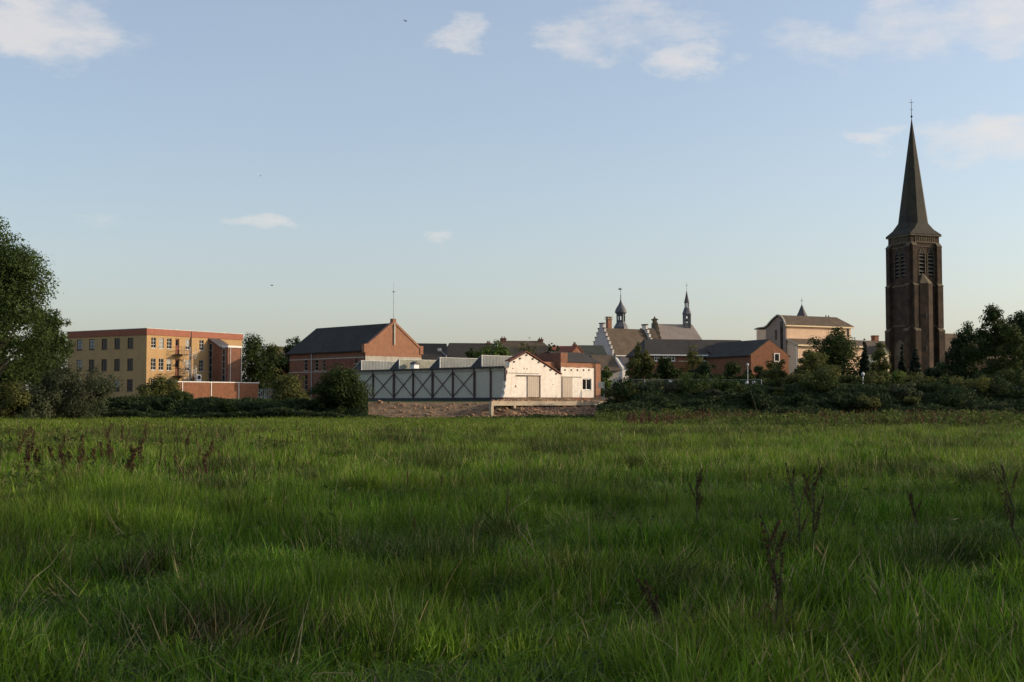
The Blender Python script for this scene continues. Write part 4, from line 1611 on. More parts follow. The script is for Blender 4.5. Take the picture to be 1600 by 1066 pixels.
    chimney(t, M['brick_red'], u, .6, wz - .5, zc + .1, 1.1)
    # cream gable peeping out beside the tower
    fr2 = Frame(1376, 226, 2.3, 20)
    h = house('cottage', 'small cream-boarded gable just left of the church tower', fr2, 1.9, 5, fr2.on_y(1380, 551)[1], fr2.on_y(1382, 541)[1], 'y', 'cream', 'tile_brown', over=.2)

    # conical turret roof behind
    D = 286
    tt = thing('conical_turret', 'pointed conical turret roof with cross behind the salmon building', 'tower', (xat(1254.5, D), D, 2.3))
    zz = lambda py: zat(py, D) - 2.3
    MB().lathe([(1.25, -.3), (1.25, zz(499))], 12).build('shaft', M['brick_dark'], tt)
    MB().lathe([(1.75, zz(500)), (1.32, zz(495)), (.85, zz(488.5)), (.42, zz(481.5)), (.05, zz(476))], 8, ph=.3).build('cone_roof', M['slate'], tt)
    MB().tube((0, 0, zz(477)), (0, 0, zz(465)), .045, .03, 6).box(-.3, .3, -.03, .03, zz(470.5), zz(469.9)).build('cross', M['metal_dark'], tt)


modern_building()


# ------------------------------------------------------------------ church tower
def church_tower():
    D = 230
    fr = Frame(1427.0, D, 2.3, 22)
    t = fthing(fr, 'church_tower', 'tall dark brick church tower with slate spire and belfry louvres', 'tower')
    z = lambda py: fr.on_y(1427.0, py)[1]
    zc_ = lambda py: fr.on_y(1427.0, py, 3.15)[1]
    w = 6.3
    ze = z(367.5)
    z7 = lambda x, y: (1340 + x / 3.95, 330 + y / 3.95)
    holesF, holesL = [], []
    for x0, x1 in ((379, 415), (433, 469)):
        a, b = fr.on_y(*z7(x0, 330))[0], fr.on_y(*z7(x1, 330))[0]
        holesF.append((a, b, fr.on_y(*z7(x0, 405))[1], fr.on_y(*z7(x0, 262))[1]))
    for k in range(2):
        a = 1.65 + k * 1.65
        holesL.append((a, a + 1.2, holesF[0][2], holesF[0][3]))
    body = MB()
    wall_open(body, Py(0), 0, w, -.5, ze, holesF, .5)
    wall_open(body, Px(0), 0, w, -.5, ze, holesL, .5)
    body.poly([(w, 0, -.5), (w, w, -.5), (w, w, ze), (w, 0, ze)])
    body.poly([(0, w, -.5), (w, w, -.5), (w, w, ze), (0, w, ze)])
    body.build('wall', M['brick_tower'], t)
    MB().box(.75, w - .6, .75, w - .6, 0, ze - .3).build('interior', M['tile_dark'], t)
    # louvres with pointed heads
    for P, hs in ((Py(0), holesF), (Px(0), holesL)):
        for (a, b, c, d) in hs:
            fm = MB()
            slab3(fm, P, a - .12, a, c, d, -.06, .3)
            slab3(fm, P, b, b + .12, c, d, -.06, .3)
            m_ = (a + b) / 2
            hd = 1.15
            for s in (-1, 1):
                q = [(m_ + s * (b - a) / 2, d), (m_ + s * ((b - a) / 2 + .12), d), (m_ + s * .35, d + hd * .72), (m_, d + hd + .12), (m_, d + hd), (m_ + s * .27, d + hd * .62)]
                pts = [P(u, zz, -.06) for u, zz in q]
                off = Vector(P(0, 0, .1)) - Vector(P(0, 0, 0))
                fm.prism(pts, off * .55)
            lv = fm.build('louvre_window', M['stone_tower'], t)
            hdm = MB()
            q = [(a, d), (b, d), (m_ + (b - a) * .27, d + hd * .62), (m_, d + hd), (m_ - (b - a) * .27, d + hd * .62)]
            hdm.prism([P(u, zz, -.012) for u, zz in q], (Vector(P(0, 0, .1)) - Vector(P(0, 0, 0))) * .1)
            hdm.build('arch_head', M['tile_dark'], lv)
            for i in range(6):
                zz = c + (d - c) * (i + .35) / 6
                s = MB()
                pts = [P(a + .02, zz, .02), P(b - .02, zz, .02), P(b - .02, zz + .42, .42), P(a + .02, zz + .42, .42)]
                s.prism(pts, (0, 0, .07))
                s.build('slat', M['louvre'], lv)
    # corner buttresses with sloping set-offs
    zc, zm, zl = z(383), z(445), z(516)
    levels = [(-.5, zl, 1.0, 1.15), (zl + .5, zm, .75, 1.05), (zm + .35, zc, .55, .95)]
    corners = [(0, 0), (w, 0), (0, w), (w, w)]
    for (cx, cy) in corners:
        for ax in ('x', 'y'):
            b = MB()
            sx = -1 if cx == 0 else 1
            sy = -1 if cy == 0 else 1
            prev = None
            for (a0, a1, pj, wd) in levels:
                if ax == 'y':
                    xa, xb = (cx - .02, cx + wd) if cx == 0 else (cx - wd, cx + .02)
                    ya, yb = cy + sy * .0, cy + sy * pj
                    b.box(xa, xb, min(ya, yb), max(ya, yb), a0, a1)
                    b.prism([(xa, ya, a1), (xa, yb, a1), (xa, ya, a1 + pj * .95)], (xb - xa, 0, 0))
                else:
                    ya, yb = (cy - .02, cy + wd) if cy == 0 else (cy - wd, cy + .02)
                    xa, xb = cx, cx + sx * pj
                    b.box(min(xa, xb), max(xa, xb), ya, yb, a0, a1)
                    b.prism([(xa, ya, a1), (xb, ya, a1), (xa, ya, a1 + pj * .95)], (0, yb - ya, 0))
            bo = b.build('buttress', M['brick_tower'], t)
            # dressed stone set-offs
            if (cx, cy) != (w, w):
                for (a0, a1, pj, wd) in levels:
                    q = MB()
                    if ax == 'y':
                        xa, xb = (cx - .05, cx + wd + .03) if cx == 0 else (cx - wd - .03, cx + .05)
                        y_ = cy + sy * (pj + .05)
                        q.prism([(xa, y_, a1 - .16), (xa, y_, a1 + .02), (xa, cy + sy * .02, a1 + pj * .95 + .1), (xa, cy + sy * .02, a1 + pj * .95 - .1)], (xb - xa, 0, 0))
                    else:
                        ya, yb = (cy - .05, cy + wd + .03) if cy == 0 else (cy - wd - .03, cy + .05)
                        x_ = cx + sx * (pj + .05)
                        q.prism([(x_, ya, a1 - .16), (x_, ya, a1 + .02), (cx + sx * .02, ya, a1 + pj * .95 + .1), (cx + sx * .02, ya, a1 + pj * .95 - .1)], (0, yb - ya, 0))
                    q.build('set_off', M['stone_tower'], bo)
    # string courses
    for py, h in ((445, .28), (384.5, .16), (508, .2), (366.3, .34)):
        zz = z(py)
        o = .10 if py > 370 else .30
        MB().box(-o, w + o, -o, w + o, zz - h / 2, zz + h / 2).build('string_course', M['stone_tower'], t)
    # frieze of small niches under the eaves
    za, zb = fr.on_y(*z7(400, 188))[1], fr.on_y(*z7(400, 150))[1]
    for P in (Py(0), Px(0)):
        n = MB()
        for i in range(11):
            a = .9 + i * .41
            slab3(n, P, a, a + .2, za, zb, -.12, -.003)
        slab3(n, P, .85, 5.5, za - .22, za - .004, -.14, -.003)
        n.build('frieze', M['stone_tower'], t)
    # blind arch on the shaded side
    ar = MB()
    y0, y1 = 1.7, 4.9
    zt = z(530)
    q = [(y0, -.3), (y0, zt - 2.0), (y0 + .5, zt - .7), ((y0 + y1) / 2, zt), (y1 - .5, zt - .7), (y1, zt - 2.0), (y1, -.3)]
    ar.prism([(-.012, y, zz) for y, zz in q], (-.05, 0, 0))
    ar.build('blind_arch', M['stone_tower'], t)
    # stair turret against the lit side
    u0, u1, u2 = (fr.on_y(*z7(x, 600))[0] for x in (352, 408, 442))
    zt = z(443)
    poly = [(u0 + .4, -.002), (u0 + .55, -.85), (u1 + .1, -1.25), (u2, -.95), (u2 + .15, -.002)]
    MB().prism([(x, y, -.5) for x, y in poly], (0, 0, zt + .5)).build('stair_turret', M['brick_tower'], t)
    cc = ((u0 + u2) / 2 + .2, -.1)
    cap = MB()
    for p, q in zip(poly[:-1], poly[1:]):
        cap.poly([(p[0], p[1] - .05, zt), (q[0], q[1] - .05, zt), (cc[0], cc[1], zt + 2.0)])
    cap.build('turret_cap', M['stone_tower'], t)
    for py in (493, 545):
        a, zz = fr.on_y(*z7(424, (py - 330) * 3.95), y=-1.1)
        MB().box(a - .12, a + .12, -1.2, -1.12, zz - .45, zz + .45).build('slit_window', M['glass'], t)
    # broach spire
    zb = zc_(350)
    tip = zc_(183)
    cx = cy = w / 2
    o = .30
    R = 2.75
    e = [(-o, -o), (w + o, -o), (w + o, w + o), (-o, w + o)]
    octv = [(cx + R * math.cos(math.radians(22.5 + 45 * i)), cy + R * math.sin(math.radians(22.5 + 45 * i))) for i in range(8)]
    sk = MB()
    S = [(a, b, ze + .35) for a, b in e]
    # a mid ring makes the skirt sweep outwards
    O = [(a, b, zb) for a, b in octv]
    sides = [(0, 1, 5, 6), (1, 2, 7, 0), (2, 3, 1, 2), (3, 0, 3, 4)]
    for a, b, p, q in sides:
        s0, s1, o0, o1 = Vector(S[a]), Vector(S[b]), Vector(O[p]), Vector(O[q])
        m0, m1 = s0.lerp(o0, .55), s1.lerp(o1, .55)
        m0.z -= .30
        m1.z -= .30
        sk.poly([s0, s1, m1, m0])
        sk.poly([m0, m1, o1, o0])
    for c, p, q in ((0, 4, 5), (1, 6, 7), (2, 0, 1), (3, 2, 3)):
        s0, o0, o1 = Vector(S[c]), Vector(O[p]), Vector(O[q])
        m0, m1 = s0.lerp(o0, .55), s0.lerp(o1, .55)
        m0.z -= .30
        m1.z -= .30
        sk.poly([s0, m0, m1])
        sk.poly([m0, o0, o1, m1])
    sk.box(-o, w + o, -o, w + o, ze + .18, ze + .349)
    so = sk.build('spire_skirt', M['slate_spire'], t)
    sp = MB()
    for i in range(8):
        j = (i + 1) % 8
        n = 6
        for k in range(n):
            f0, f1 = k / n, (k + 1) / n
            A = [Vector((octv[m][0], octv[m][1], zb)).lerp(Vector((cx, cy, tip)), f) for m, f in ((i, f0), (j, f0), (j, f1), (i, f1))]
            sp.poly(A if k < n - 1 else A[:3])
    spo = sp.build('spire', M['slate_spire'], t)
    # small lucarnes
    for i in (6, 7, 4, 5):
        a = math.radians(45 * i + 45)
        f = .12
        r = R * (1 - f) * math.cos(math.radians(22.5)) + .05
        p = Vector((cx + r * math.cos(a), cy + r * math.sin(a), zb + (tip - zb) * f))
    cr = MB().tube((cx, cy, tip - .3), (cx, cy, zc_(155)), .07, .035, 6)
    cr.lathe([(.05, tip - .2), (.22, tip + .05), (.05, tip + .3)], 8, cx, cy)
    ca, sa = math.cos(-fr.a), math.sin(-fr.a)
    for py, h in ((172, .28), (160.5, .42)):
        zz = zc_(py)
        cr.bar((cx - h * ca, cy - h * sa, zz), (cx + h * ca, cy + h * sa, zz), .06)
    cr.build('cross', M['metal_dark'], spo)
    # nave running back to the right
    nv = thing('church_nave', 'brown brick church nave with tiled roof behind the right-hand trees', 'church', fr.world(w + .02, 0, 0), fr.a)
    zr = z(519)
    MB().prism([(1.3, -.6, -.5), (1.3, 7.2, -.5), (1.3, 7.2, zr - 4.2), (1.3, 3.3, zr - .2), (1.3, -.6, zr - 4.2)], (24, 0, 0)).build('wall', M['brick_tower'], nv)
    rr = MB()
    rr.prism([(1.25, -1.0, zr - 4.6), (25.5, -1.0, zr - 4.6), (25.5, 3.3, zr), (1.25, 3.3, zr)], (0, 0, .12))
    rr.prism([(1.25, 7.6, zr - 4.6), (25.5, 7.6, zr - 4.6), (25.5, 3.3, zr), (1.25, 3.3, zr)], (0, 0, .12))
    rr.build('roof', M['tile_brown'], nv)


church_tower()


# ------------------------------------------------------------------ street furniture on the embankment
def street_things():
    def gp(px, D):
        x = xat(px, D)
        return Vector((x, D, gz(x, D)))
    # tall street lamp
    p = gp(1245, 172)
    h = zat(541.5, 172) - p.z
    t = thing('street_lamp', 'tall grey street lamp with flat arm in front of the salmon building', 'street lamp', p, 0, 'street lamps')
    MB().tube((0, 0, -.2), (0, 0, h), .08, .05, 8).build('pole', M['metal_grey'], t)
    MB().bar((0, 0, h), (-.95, 0, h + .05), .07, .06).build('arm', M['metal_grey'], t)
    MB().box(-1.25, -.45, -.12, .12, h - .03, h + .07).build('lamp_head', M['lamp_white'], t)
    # post-top lamp
    p = gp(1168.7, 160)
    h = zat(568.5, 160) - p.z
    t = thing('street_lamp', 'short post-top street lamp with white head below the gabled brick house', 'street lamp', p, 0, 'street lamps')
    MB().tube((0, 0, -.2), (0, 0, h - .3), .06, .05, 8).build('pole', M['metal_grey'], t)
    MB().lathe([(.06, h - .3), (.13, h - .22), (.15, h - .02), (.04, h + .08)], 10).build('lamp_head', M['lamp_white'], t, True)
    # globe lamp right
    p = gp(1349, 150)
    h = zat(583, 150) - p.z
    t = thing('street_lamp', 'small white globe lamp among the bushes left of the church tower', 'street lamp', p, 0, 'street lamps')
    MB().tube((0, 0, -.2), (0, 0, h - .4), .05, .05, 8).build('pole', M['white_bright'], t)
    MB().lathe([(.05, h - .36), (.15, h - .28), (.19, h - .12), (.14, h + .04), (.03, h + .1)], 12).build('lamp_head', M['lamp_white'], t, True)
    # lamp post next to the ivy
    p = gp(977, 158)
    h = zat(593, 158) - p.z
    t = thing('street_lamp', 'low pale lamp post with bent head right of the orange brick outbuilding', 'street lamp', p, 0, 'street lamps')
    MB().tube((0, 0, -.2), (0, 0, h), .05, .045, 8).build('pole', M['lamp_white'], t)
    MB().box(-.05, .45, -.09, .09, h - .02, h + .14).build('lamp_head', M['lamp_white'], t)
    # floodlight behind the shed
    p = gp(697, 196)
    h = zat(556, 196) - p.z
    t = thing('floodlight', 'white floodlight on a slanting arm in front of the dark roofs', 'lamp', p)
    hx = xat(686.8, 196) - p.x
    hz_ = zat(546.5, 196) - p.z
    MB().tube((0, 0, -.2), (0, 0, h), .09, .07, 8).build('pole', M['metal_grey'], t)
    MB().bar((0, 0, h), (hx, 0, hz_), .2, .1).build('arm', M['metal_grey'], t)
    MB().box(hx - .3, hx + .2, -.25, .25, hz_ - .22, hz_ + .22).build('lamp_head', M['lamp_white'], t)
    # grey notice board by the outbuilding
    p = gp(939.5, 146)
    zb, zt = zat(606.5, 146) - p.z, zat(597, 146) - p.z
    t = thing('notice_board', 'blank grey notice board on posts at the corner of the brick outbuilding', 'sign', p)
    MB().box(-.32, .26, -.03, .03, zb, zt).build('board', M['panel_grey'], t)
    MB().box(.30, .38, -.04, .04, -.3, zt + .1).box(-.34, -.325, -.02, .02, -.3, zt).build('post', M['metal_grey'], t)
    # mesh fence along the top of the bank
    D = 149
    x0, x1 = xat(962, D), xat(1190, D)
    t = thing('mesh_fence', 'tall grey wire mesh fence along the top of the right bank', 'fence', (x0, D, 2.3))
    n = 6
    L_ = x1 - x0
    hz2 = zat(593.2, D) - 2.3
    for i in range(n):
        x = L_ * i / (n - 1)
        MB().tube((x, 0, -.4), (x, 0, hz2), .05, .05, 6).build('post', M['metal_grey'], t)
    wm = MB()
    for k in range(9):
        z = .1 + (hz2 - .12) * k / 8
        wm.bar((0, 0, z), (L_, 0, z), .014 if k < 8 else .04)
    for k in range(int(L_ / .25)):
        wm.bar((k * .25, .012, .05), (k * .25, .012, hz2 - .02), .008)
    o = wm.build('wire_mesh', M['metal_grey'], t)
    # white sign on the fence
    p = at(1049.5, 597.5, D - .12)
    t = thing('white_sign', 'small white sign hung on the wire mesh fence', 'sign', p)
    MB().box(-.32, .30, -.02, .02, -.27, .27).build('plate', M['white_bright'], t)
    MB().box(-.12, .1, -.024, -.0205, -.06, .0).build('dark_print', M['metal_dark'], t)
    # two white bollards
    for px, lab in ((1167, 'stubby white bollard at the foot of the post-top lamp'), (1178, 'stubby white bollard to the right of the post-top lamp')):
        p = gp(px, 153)
        zt = zat(596, 153) - p.z
        t = thing('bollard', lab, 'bollard', p, 0, 'white bollards')
        MB().lathe([(.2, -.3), (.2, zt - .1), (.14, zt)], 10).build('post', M['white_bright'], t)
        MB().lathe([(.205, zt - .5), (.205, zt - .35)], 10).build('band', M['metal_dark'], t)
    # palisade fence and parked van right of the annex
    D = 184
    x0, x1 = xat(403, D), xat(440, D)
    t = thing('palisade_fence', 'pale palisade fence beside the low brick annex', 'fence', (x0, D, 2.25))
    hz3 = zat(607, D) - 2.25
    n = int((x1 - x0) / .28)
    for i in range(n):
        MB().box(i * .28, i * .28 + .13, -.02, .02, -.2, hz3).build('pale', M['metal_dull'], t)
    MB().box(0, x1 - x0, .021, .06, hz3 - .3, hz3 - .2).box(0, x1 - x0, .021, .06, .3, .4).build('rail', M['metal_dull'], t)


street_things()


def birds():
    for px, py, D, s, rz, lab in ((425, 446, 110, .26, .3, 'small bird gliding low above the trees left of the brick hall'),
                                  (634, 33, 90, .24, -.6, 'small bird high in the sky left of the little white cloud'),
                                  (407, 275, 140, .18, .2, 'tiny distant bird in mid sky above the small flat cloud')):
        p = at(px, py, D)
        t = thing('bird', lab, 'bird', p, rz, 'birds in the sky')
        b = MB()
        b.lathe([(.005, -.5 * s), (.06 * s * 2, -.2 * s), (.075 * s * 2, .05 * s), (.05 * s * 2, .3 * s), (.005, .45 * s)], 8)
        o = b.build('body', M['bird'], t, True)
        o.rotation_euler = (0, math.pi / 2, 0)
        for sy in (-1, 1):
            w = MB()
            w.prism([(.14 * s, 0, 0), (-.14 * s, 0, 0), (-.16 * s, sy * .5 * s, .16 * s), (-.32 * s, sy * 1.0 * s, .10 * s), (.02 * s, sy * .55 * s, .2 * s)], (0, 0, .02 * s))
            w.build('wing', M['bird'], t)
        MB().prism([(-.4 * s, 0, 0), (-.75 * s, .14 * s, 0), (-.66 * s, 0, 0), (-.75 * s, -.14 * s, 0)], (0, 0, .02 * s)).build('tail', M['bird'], t)


birds()
# ------------------------------------------------------------------ trees and bushes
M['leaf_mid'] = leafmat('leaf_mid', (.018, .032, .009), (.058, .082, .021))
M['leaf_tree'] = leafmat('leaf_tree', (.022, .040, .011), (.074, .108, .027))
M['leaf_dark'] = leafmat('leaf_dark', (.012, .024, .010), (.036, .062, .020))
M['leaf_olive'] = leafmat('leaf_olive', (.046, .054, .015), (.145, .150, .042))
M['leaf_light'] = leafmat('leaf_light', (.045, .080, .016), (.130, .185, .040))
M['leaf_willow'] = leafmat('leaf_willow', (.040, .052, .026), (.105, .118, .060))
M['leaf_conifer'] = leafmat('leaf_conifer', (.008, .016, .010), (.022, .038, .020))
M['leaf_rusty'] = leafmat('leaf_rusty', (.075, .045, .018), (.150, .090, .035))
M['leaf_nettle'] = leafmat('leaf_nettle', (.018, .032, .012), (.050, .074, .026))


def leaf_quads(P, Nrm, size, rs, elong=1.5, jit=.35):
    """rhombic leaf faces at P with normals Nrm"""
    n = len(P)
    a = rs.randn(n, 3)
    t = np.cross(Nrm, a)
    t /= np.linalg.norm(t, axis=1, keepdims=True) + 1e-9
    b = np.cross(Nrm, t)
    s = size * (1 + jit * (rs.rand(n, 1) * 2 - 1))
    t = t * s * elong * .5
    b = b * s * .5
    bow = Nrm * s * .12
    V = np.stack([P - t, P + b * .9 - t * .1 + bow, P + t, P - b * .9 - t * .1 + bow], 1)
    return V.reshape(-1, 3)


def crown(rs, R, z0, z1, shape, n_clump, n_leaf, leaf, gap=.0, spread=.34):
    """leaf faces gathered in clumps through the crown's volume; returns verts, tint, clump centres"""
    H = z1 - z0
    C, RC = [], []
    n_clump = int(n_clump * 1.5 * max(1.0, H / (2.2 * R)))
    n_leaf = int(n_leaf * 1.5)
    leaf = leaf * .85
    spread = spread * 1.1
    tries = 0
    while len(C) < n_clump and tries < 5000:
        tries += 1
        u = rs.randn(3)
        u /= np.linalg.norm(u)
        r = rs.rand() ** .45
        h = (u[2] * r + 1) / 2
        if shape == 'tall':
            prof = (math.sin(math.pi * min(1, h * .92 + .08)) ** .55) * (1.0 if h < .6 else 1.0 - (h - .6) * .9)
        elif shape == 'cone':
            prof = max(.06, 1.0 - h * .97)
        elif shape == 'bush':
            prof = math.sqrt(max(.02, 1 - (h * .98) ** 2.4))
        else:
            prof = math.sin(math.pi * (h * .86 + .10)) ** .6
        th = rs.rand() * 2 * math.pi
        rr = R * prof * math.sqrt(rs.rand()) if shape != 'cone' else R * prof * (rs.rand() ** .35)
        c = np.array([math.cos(th) * rr * .92, math.sin(th) * rr * .92, z0 + h * H])
        rc = R * spread * (.6 + .75 * rs.rand()) * (1 if shape != 'cone' else max(.35, 1 - h * .7))
        rc = min(rc, H * .3)
        C.append(c)
        RC.append(rc)
    # uneven lobes and a few stray sprigs beyond the outline
    C, RC = np.array(C), np.array(RC)
    p = rs.rand(6) * 6.283
    th = np.arctan2(C[:, 1], C[:, 0])
    hh = (C[:, 2] - z0) / H
    k = 1 + .22 * np.sin(2 * th + p[0] + 4 * hh) + .16 * np.sin(3 * th + p[1] - 7 * hh) + .12 * np.sin(9 * hh + p[2])
    stray = rs.rand(len(C)) < .16
    k = np.where(stray, k * 1.22, k)
    RC = np.where(stray, RC * .5, RC)
    if shape != 'cone':
        C[:, 0] *= k
        C[:, 1] *= k
        C[:, 2] = np.where(stray & (hh > .5), C[:, 2] + .05 * H, C[:, 2])
        RC = RC * (.7 + .6 * rs.rand(len(C)))
    wts = RC ** 2
    cnt = np.maximum(8, (n_leaf * wts / wts.sum()).astype(int))
    Vs, T = [], []
    for c, rc, k in zip(C, RC, cnt):
        d = rs.randn(k, 3)
        d /= np.linalg.norm(d, axis=1, keepdims=True)
        rad = rc * (rs.rand(k, 1) ** .42) * (1 + .12 * rs.randn(k, 1) * (rs.rand(k, 1) > .7))
        p = c + d * rad * np.array([1, 1, .78])
        nn = d * .9 + rs.randn(k, 3) * .42 + np.array([0, 0, .3])
        nn /= np.linalg.norm(nn, axis=1, keepdims=True)
        p[:, 2] = np.maximum(p[:, 2], z0 - .1 * H if shape != 'bush' else .02)
        Vs.append(leaf_quads(p, nn, leaf, rs))
        base = .25 + .5 * rs.rand()
        T.append(np.clip(base + .17 * rs.randn(k), 0, 1))
    return np.concatenate(Vs), np.concatenate(T), C


def plant(name, label, cat, px, ytop, D, wpx, matn, seed, shape='round', n=4500, leaf=None, clumps=26, trunk_h=.25, group=None, spread=.34, base_z=None, x=None, H=None, R=None):
    rs = np.random.RandomState(seed)
    if x is None:
        x = xat(px, D)
    zb = gz(x, D) if base_z is None else base_z
    if H is None:
        H = zat(ytop, D) - zb
    if R is None:
        R = wpx / 2 * D / F
    leaf = leaf or max(.14, .00125 * D)
    t = thing(name, label, cat, (x, D, zb), 0, group)
    z0 = H * trunk_h
    V, T, C = crown(rs, R, z0, H * .985, shape, clumps, n, leaf, spread=spread)
    part = 'foliage' if cat in ('bush', 'shrub') else 'crown'
    np_mesh(part, V, 4, M[matn], t, T)
    tr = MB()
    r0 = max(.04, .022 * H)
    top = H * (.62 if shape != 'cone' else .9)
    pts = [Vector((0, 0, -.3))]
    k = 5
    for i in range(1, k + 1):
        pts.append(Vector((rs.randn() * .03 * R * i, rs.randn() * .03 * R * i, top * i / k)))
    for i in range(k):
        tr.tube(pts[i], pts[i + 1], r0 * (1 - .8 * i / k), r0 * (1 - .8 * (i + 1) / k), 7)
    for j in rs.permutation(len(C))[:min(len(C), 14)]:
        c = Vector(C[j])
        f = max(.12, min(.95, (c.z / top) * .6))
        i = min(k - 1, int(f * k))
        s = pts[i].lerp(pts[i + 1], f * k - i)
        mid = s.lerp(c, .55) + Vector((0, 0, .06 * H * .3))
        tr.tube(s, mid, r0 * .38, r0 * .22, 5)
        tr.tube(mid, c, r0 * .22, r0 * .06, 5)
    tr.build('trunk' if part == 'crown' else 'stem', M['bark'], t)
    return t


def all_plants():
    T = lambda *a, **k: plant('tree', a[0], 'tree', *a[1:], **k)
    B = lambda *a, **k: plant('bush', a[0], 'bush', *a[1:], **k)
    # left edge
    T('tallest tree at the left edge of the meadow, its crown cut by the picture edge', -10, 334, 122, 150, 'leaf_tree', 1, 'round', 36000, .19, 80, .22, spread=.34)
    T('mid-height tree between the tallest left tree and the ochre office block', 74, 468, 138, 62, 'leaf_tree', 2, 'round', 14000, .18, 46, .08)
    T('dense tree low behind the willow bush at the left edge', 22, 520, 131, 110, 'leaf_tree', 3, 'round', 8000, .22, 34, .05)
    B('broad grey-green willow bush in front of the ochre office block', 118, 577, 126, 122, 'leaf_willow', 4, 'bush', 9000, .17, 46, .0, spread=.30)
    B('yellowish bush at the bottom of the left tree, at the picture edge', 8, 598, 122, 70, 'leaf_olive', 5, 'bush', 5000, .17, 26, .0)
    B('low willow bush left of the broad willow bush', 62, 604, 123.5, 80, 'leaf_willow', 6, 'bush', 4500, .17, 26, .0)
    # left bank
    B('rounded green bush at the left end of the brick annex', 250, 591, 150, 62, 'leaf_olive', 7, 'bush', 5500, .18, 30, .0)
    B('dark bush in front of the brick annex, right of the rounded bush', 283, 612, 141, 54, 'leaf_mid', 8, 'bush', 4200, .18, 24, .0)
    B('olive bush with sunlit top left of the brick hall', 452, 588, 143, 66, 'leaf_olive', 9, 'bush', 6000, .18, 32, .0)
    B('small yellow-green bush between the two big bushes before the brick hall', 496, 621, 134, 30, 'leaf_light', 10, 'bush', 2200, .16, 14, .0)
    B('big dark bush hiding the left end of the grey shed', 535, 577, 132, 80, 'leaf_mid', 11, 'bush', 9000, .18, 42, .0)
    T('dark green tree right of the ochre office block', 398, 529, 218, 58, 'leaf_mid', 12, 'tall', 7000, .28, 34, .06)
    T('lighter tree behind the dark tree beside the ochre office block', 426, 534, 232, 46, 'leaf_olive', 13, 'round', 4500, .30, 24, .1)
    T('dark tree touching the left end of the brick hall roof', 459, 520, 222, 46, 'leaf_dark', 14, 'tall', 6500, .28, 30, .06)
    # centre
    T('bright green tree behind the shed roof lights', 771, 527, 204, 50, 'leaf_light', 15, 'round', 4200, .27, 26, .25)
    T('dark low tree left of the bright green tree', 742, 540, 208, 34, 'leaf_mid', 16, 'round', 2600, .27, 16, .2)
    T('thin half-bare tree over the white gable', 823, 524, 206, 30, 'leaf_olive', 17, 'round', 420, .22, 14, .4)
    T('dark tree between the white gable and the brick parapet', 862, 538, 196, 28, 'leaf_dark', 18, 'round', 2600, .25, 14, .15)
    T('thin twiggy sapling above the dark tree near the brick parapet', 859, 530, 200, 10, 'leaf_mid', 19, 'tall', 260, .22, 8, .3)
    T('thin twiggy sapling right of the other sapling near the brick parapet', 871, 534, 200, 9, 'leaf_mid', 20, 'tall', 220, .22, 8, .3)
    B('ivy-green bush against the right end of the brick outbuilding', 947, 570, 166, 18, 'leaf_light', 21, 'bush', 1800, .2, 14, .0)
    # right-hand side, behind the fence
    T('olive tree at the left end of the row house', 1001, 536, 186, 34, 'leaf_olive', 22, 'tall', 4600, .24, 26, .05)
    T('dark tree before the first windows of the row house', 1043, 556, 182, 40, 'leaf_mid', 23, 'round', 4200, .24, 24, .08)
    T('rusty-leaved small tree before the row house wall', 1070, 566, 184, 20, 'leaf_rusty', 24, 'tall', 900, .22, 12, .1)
    T('airy light tree overlapping the row house roof', 1084, 536, 186, 28, 'leaf_olive', 25, 'round', 800, .22, 16, .3)
    T('dark round tree before the middle of the row house', 1098, 562, 178, 46, 'leaf_dark', 26, 'round', 4500, .24, 26, .05)
    T('green tree in front of the brick bay', 1143, 571, 172, 44, 'leaf_mid', 27, 'round', 3800, .23, 22, .05)
    T('dark tree behind the post-top lamp', 1180, 569, 176, 36, 'leaf_dark', 28, 'round', 3600, .23, 20, .05)
    T('olive tree below the lit brick gable', 1214, 562, 168, 54, 'leaf_olive', 29, 'round', 4500, .23, 26, .05)
    T('large round tree before the salmon building', 1304, 514, 186, 74, 'leaf_mid', 30, 'round', 9500, .25, 40, .06)
    T('olive tree left of the large round tree', 1266, 543, 166, 56, 'leaf_olive', 31, 'round', 5500, .22, 30, .03)
    T('dark narrow conifer right of the large round tree', 1352, 527, 184, 26, 'leaf_conifer', 32, 'cone', 3800, .24, 34, .03)
    T('light olive tree between conifer and church tower', 1376, 536, 178, 32, 'leaf_olive', 33, 'round', 3000, .23, 20, .1)
    T('dark conifer before the left side of the church tower', 1411, 536, 190, 24, 'leaf_conifer', 34, 'cone', 3000, .24, 30, .03)
    T('dark conifer before the middle of the church tower', 1431, 537, 188, 30, 'leaf_conifer', 35, 'cone', 3600, .24, 32, .03)
    T('dark tree at the right foot of the church tower', 1470, 566, 184, 50, 'leaf_dark', 36, 'round', 4200, .24, 24, .03)
    T('dark tree just right of the church nave', 1512, 502, 176, 56, 'leaf_dark', 37, 'round', 7500, .24, 34, .05)
    T('tall tree with ragged top near the right edge', 1556, 478, 164, 74, 'leaf_mid', 38, 'tall', 9500, .23, 42, .05, spread=.27)
    T('dark tree at the right picture edge', 1606, 478, 170, 70, 'leaf_dark', 39, 'round', 8500, .24, 40, .05)
    # right bank bushes
    rs = random.Random(5)
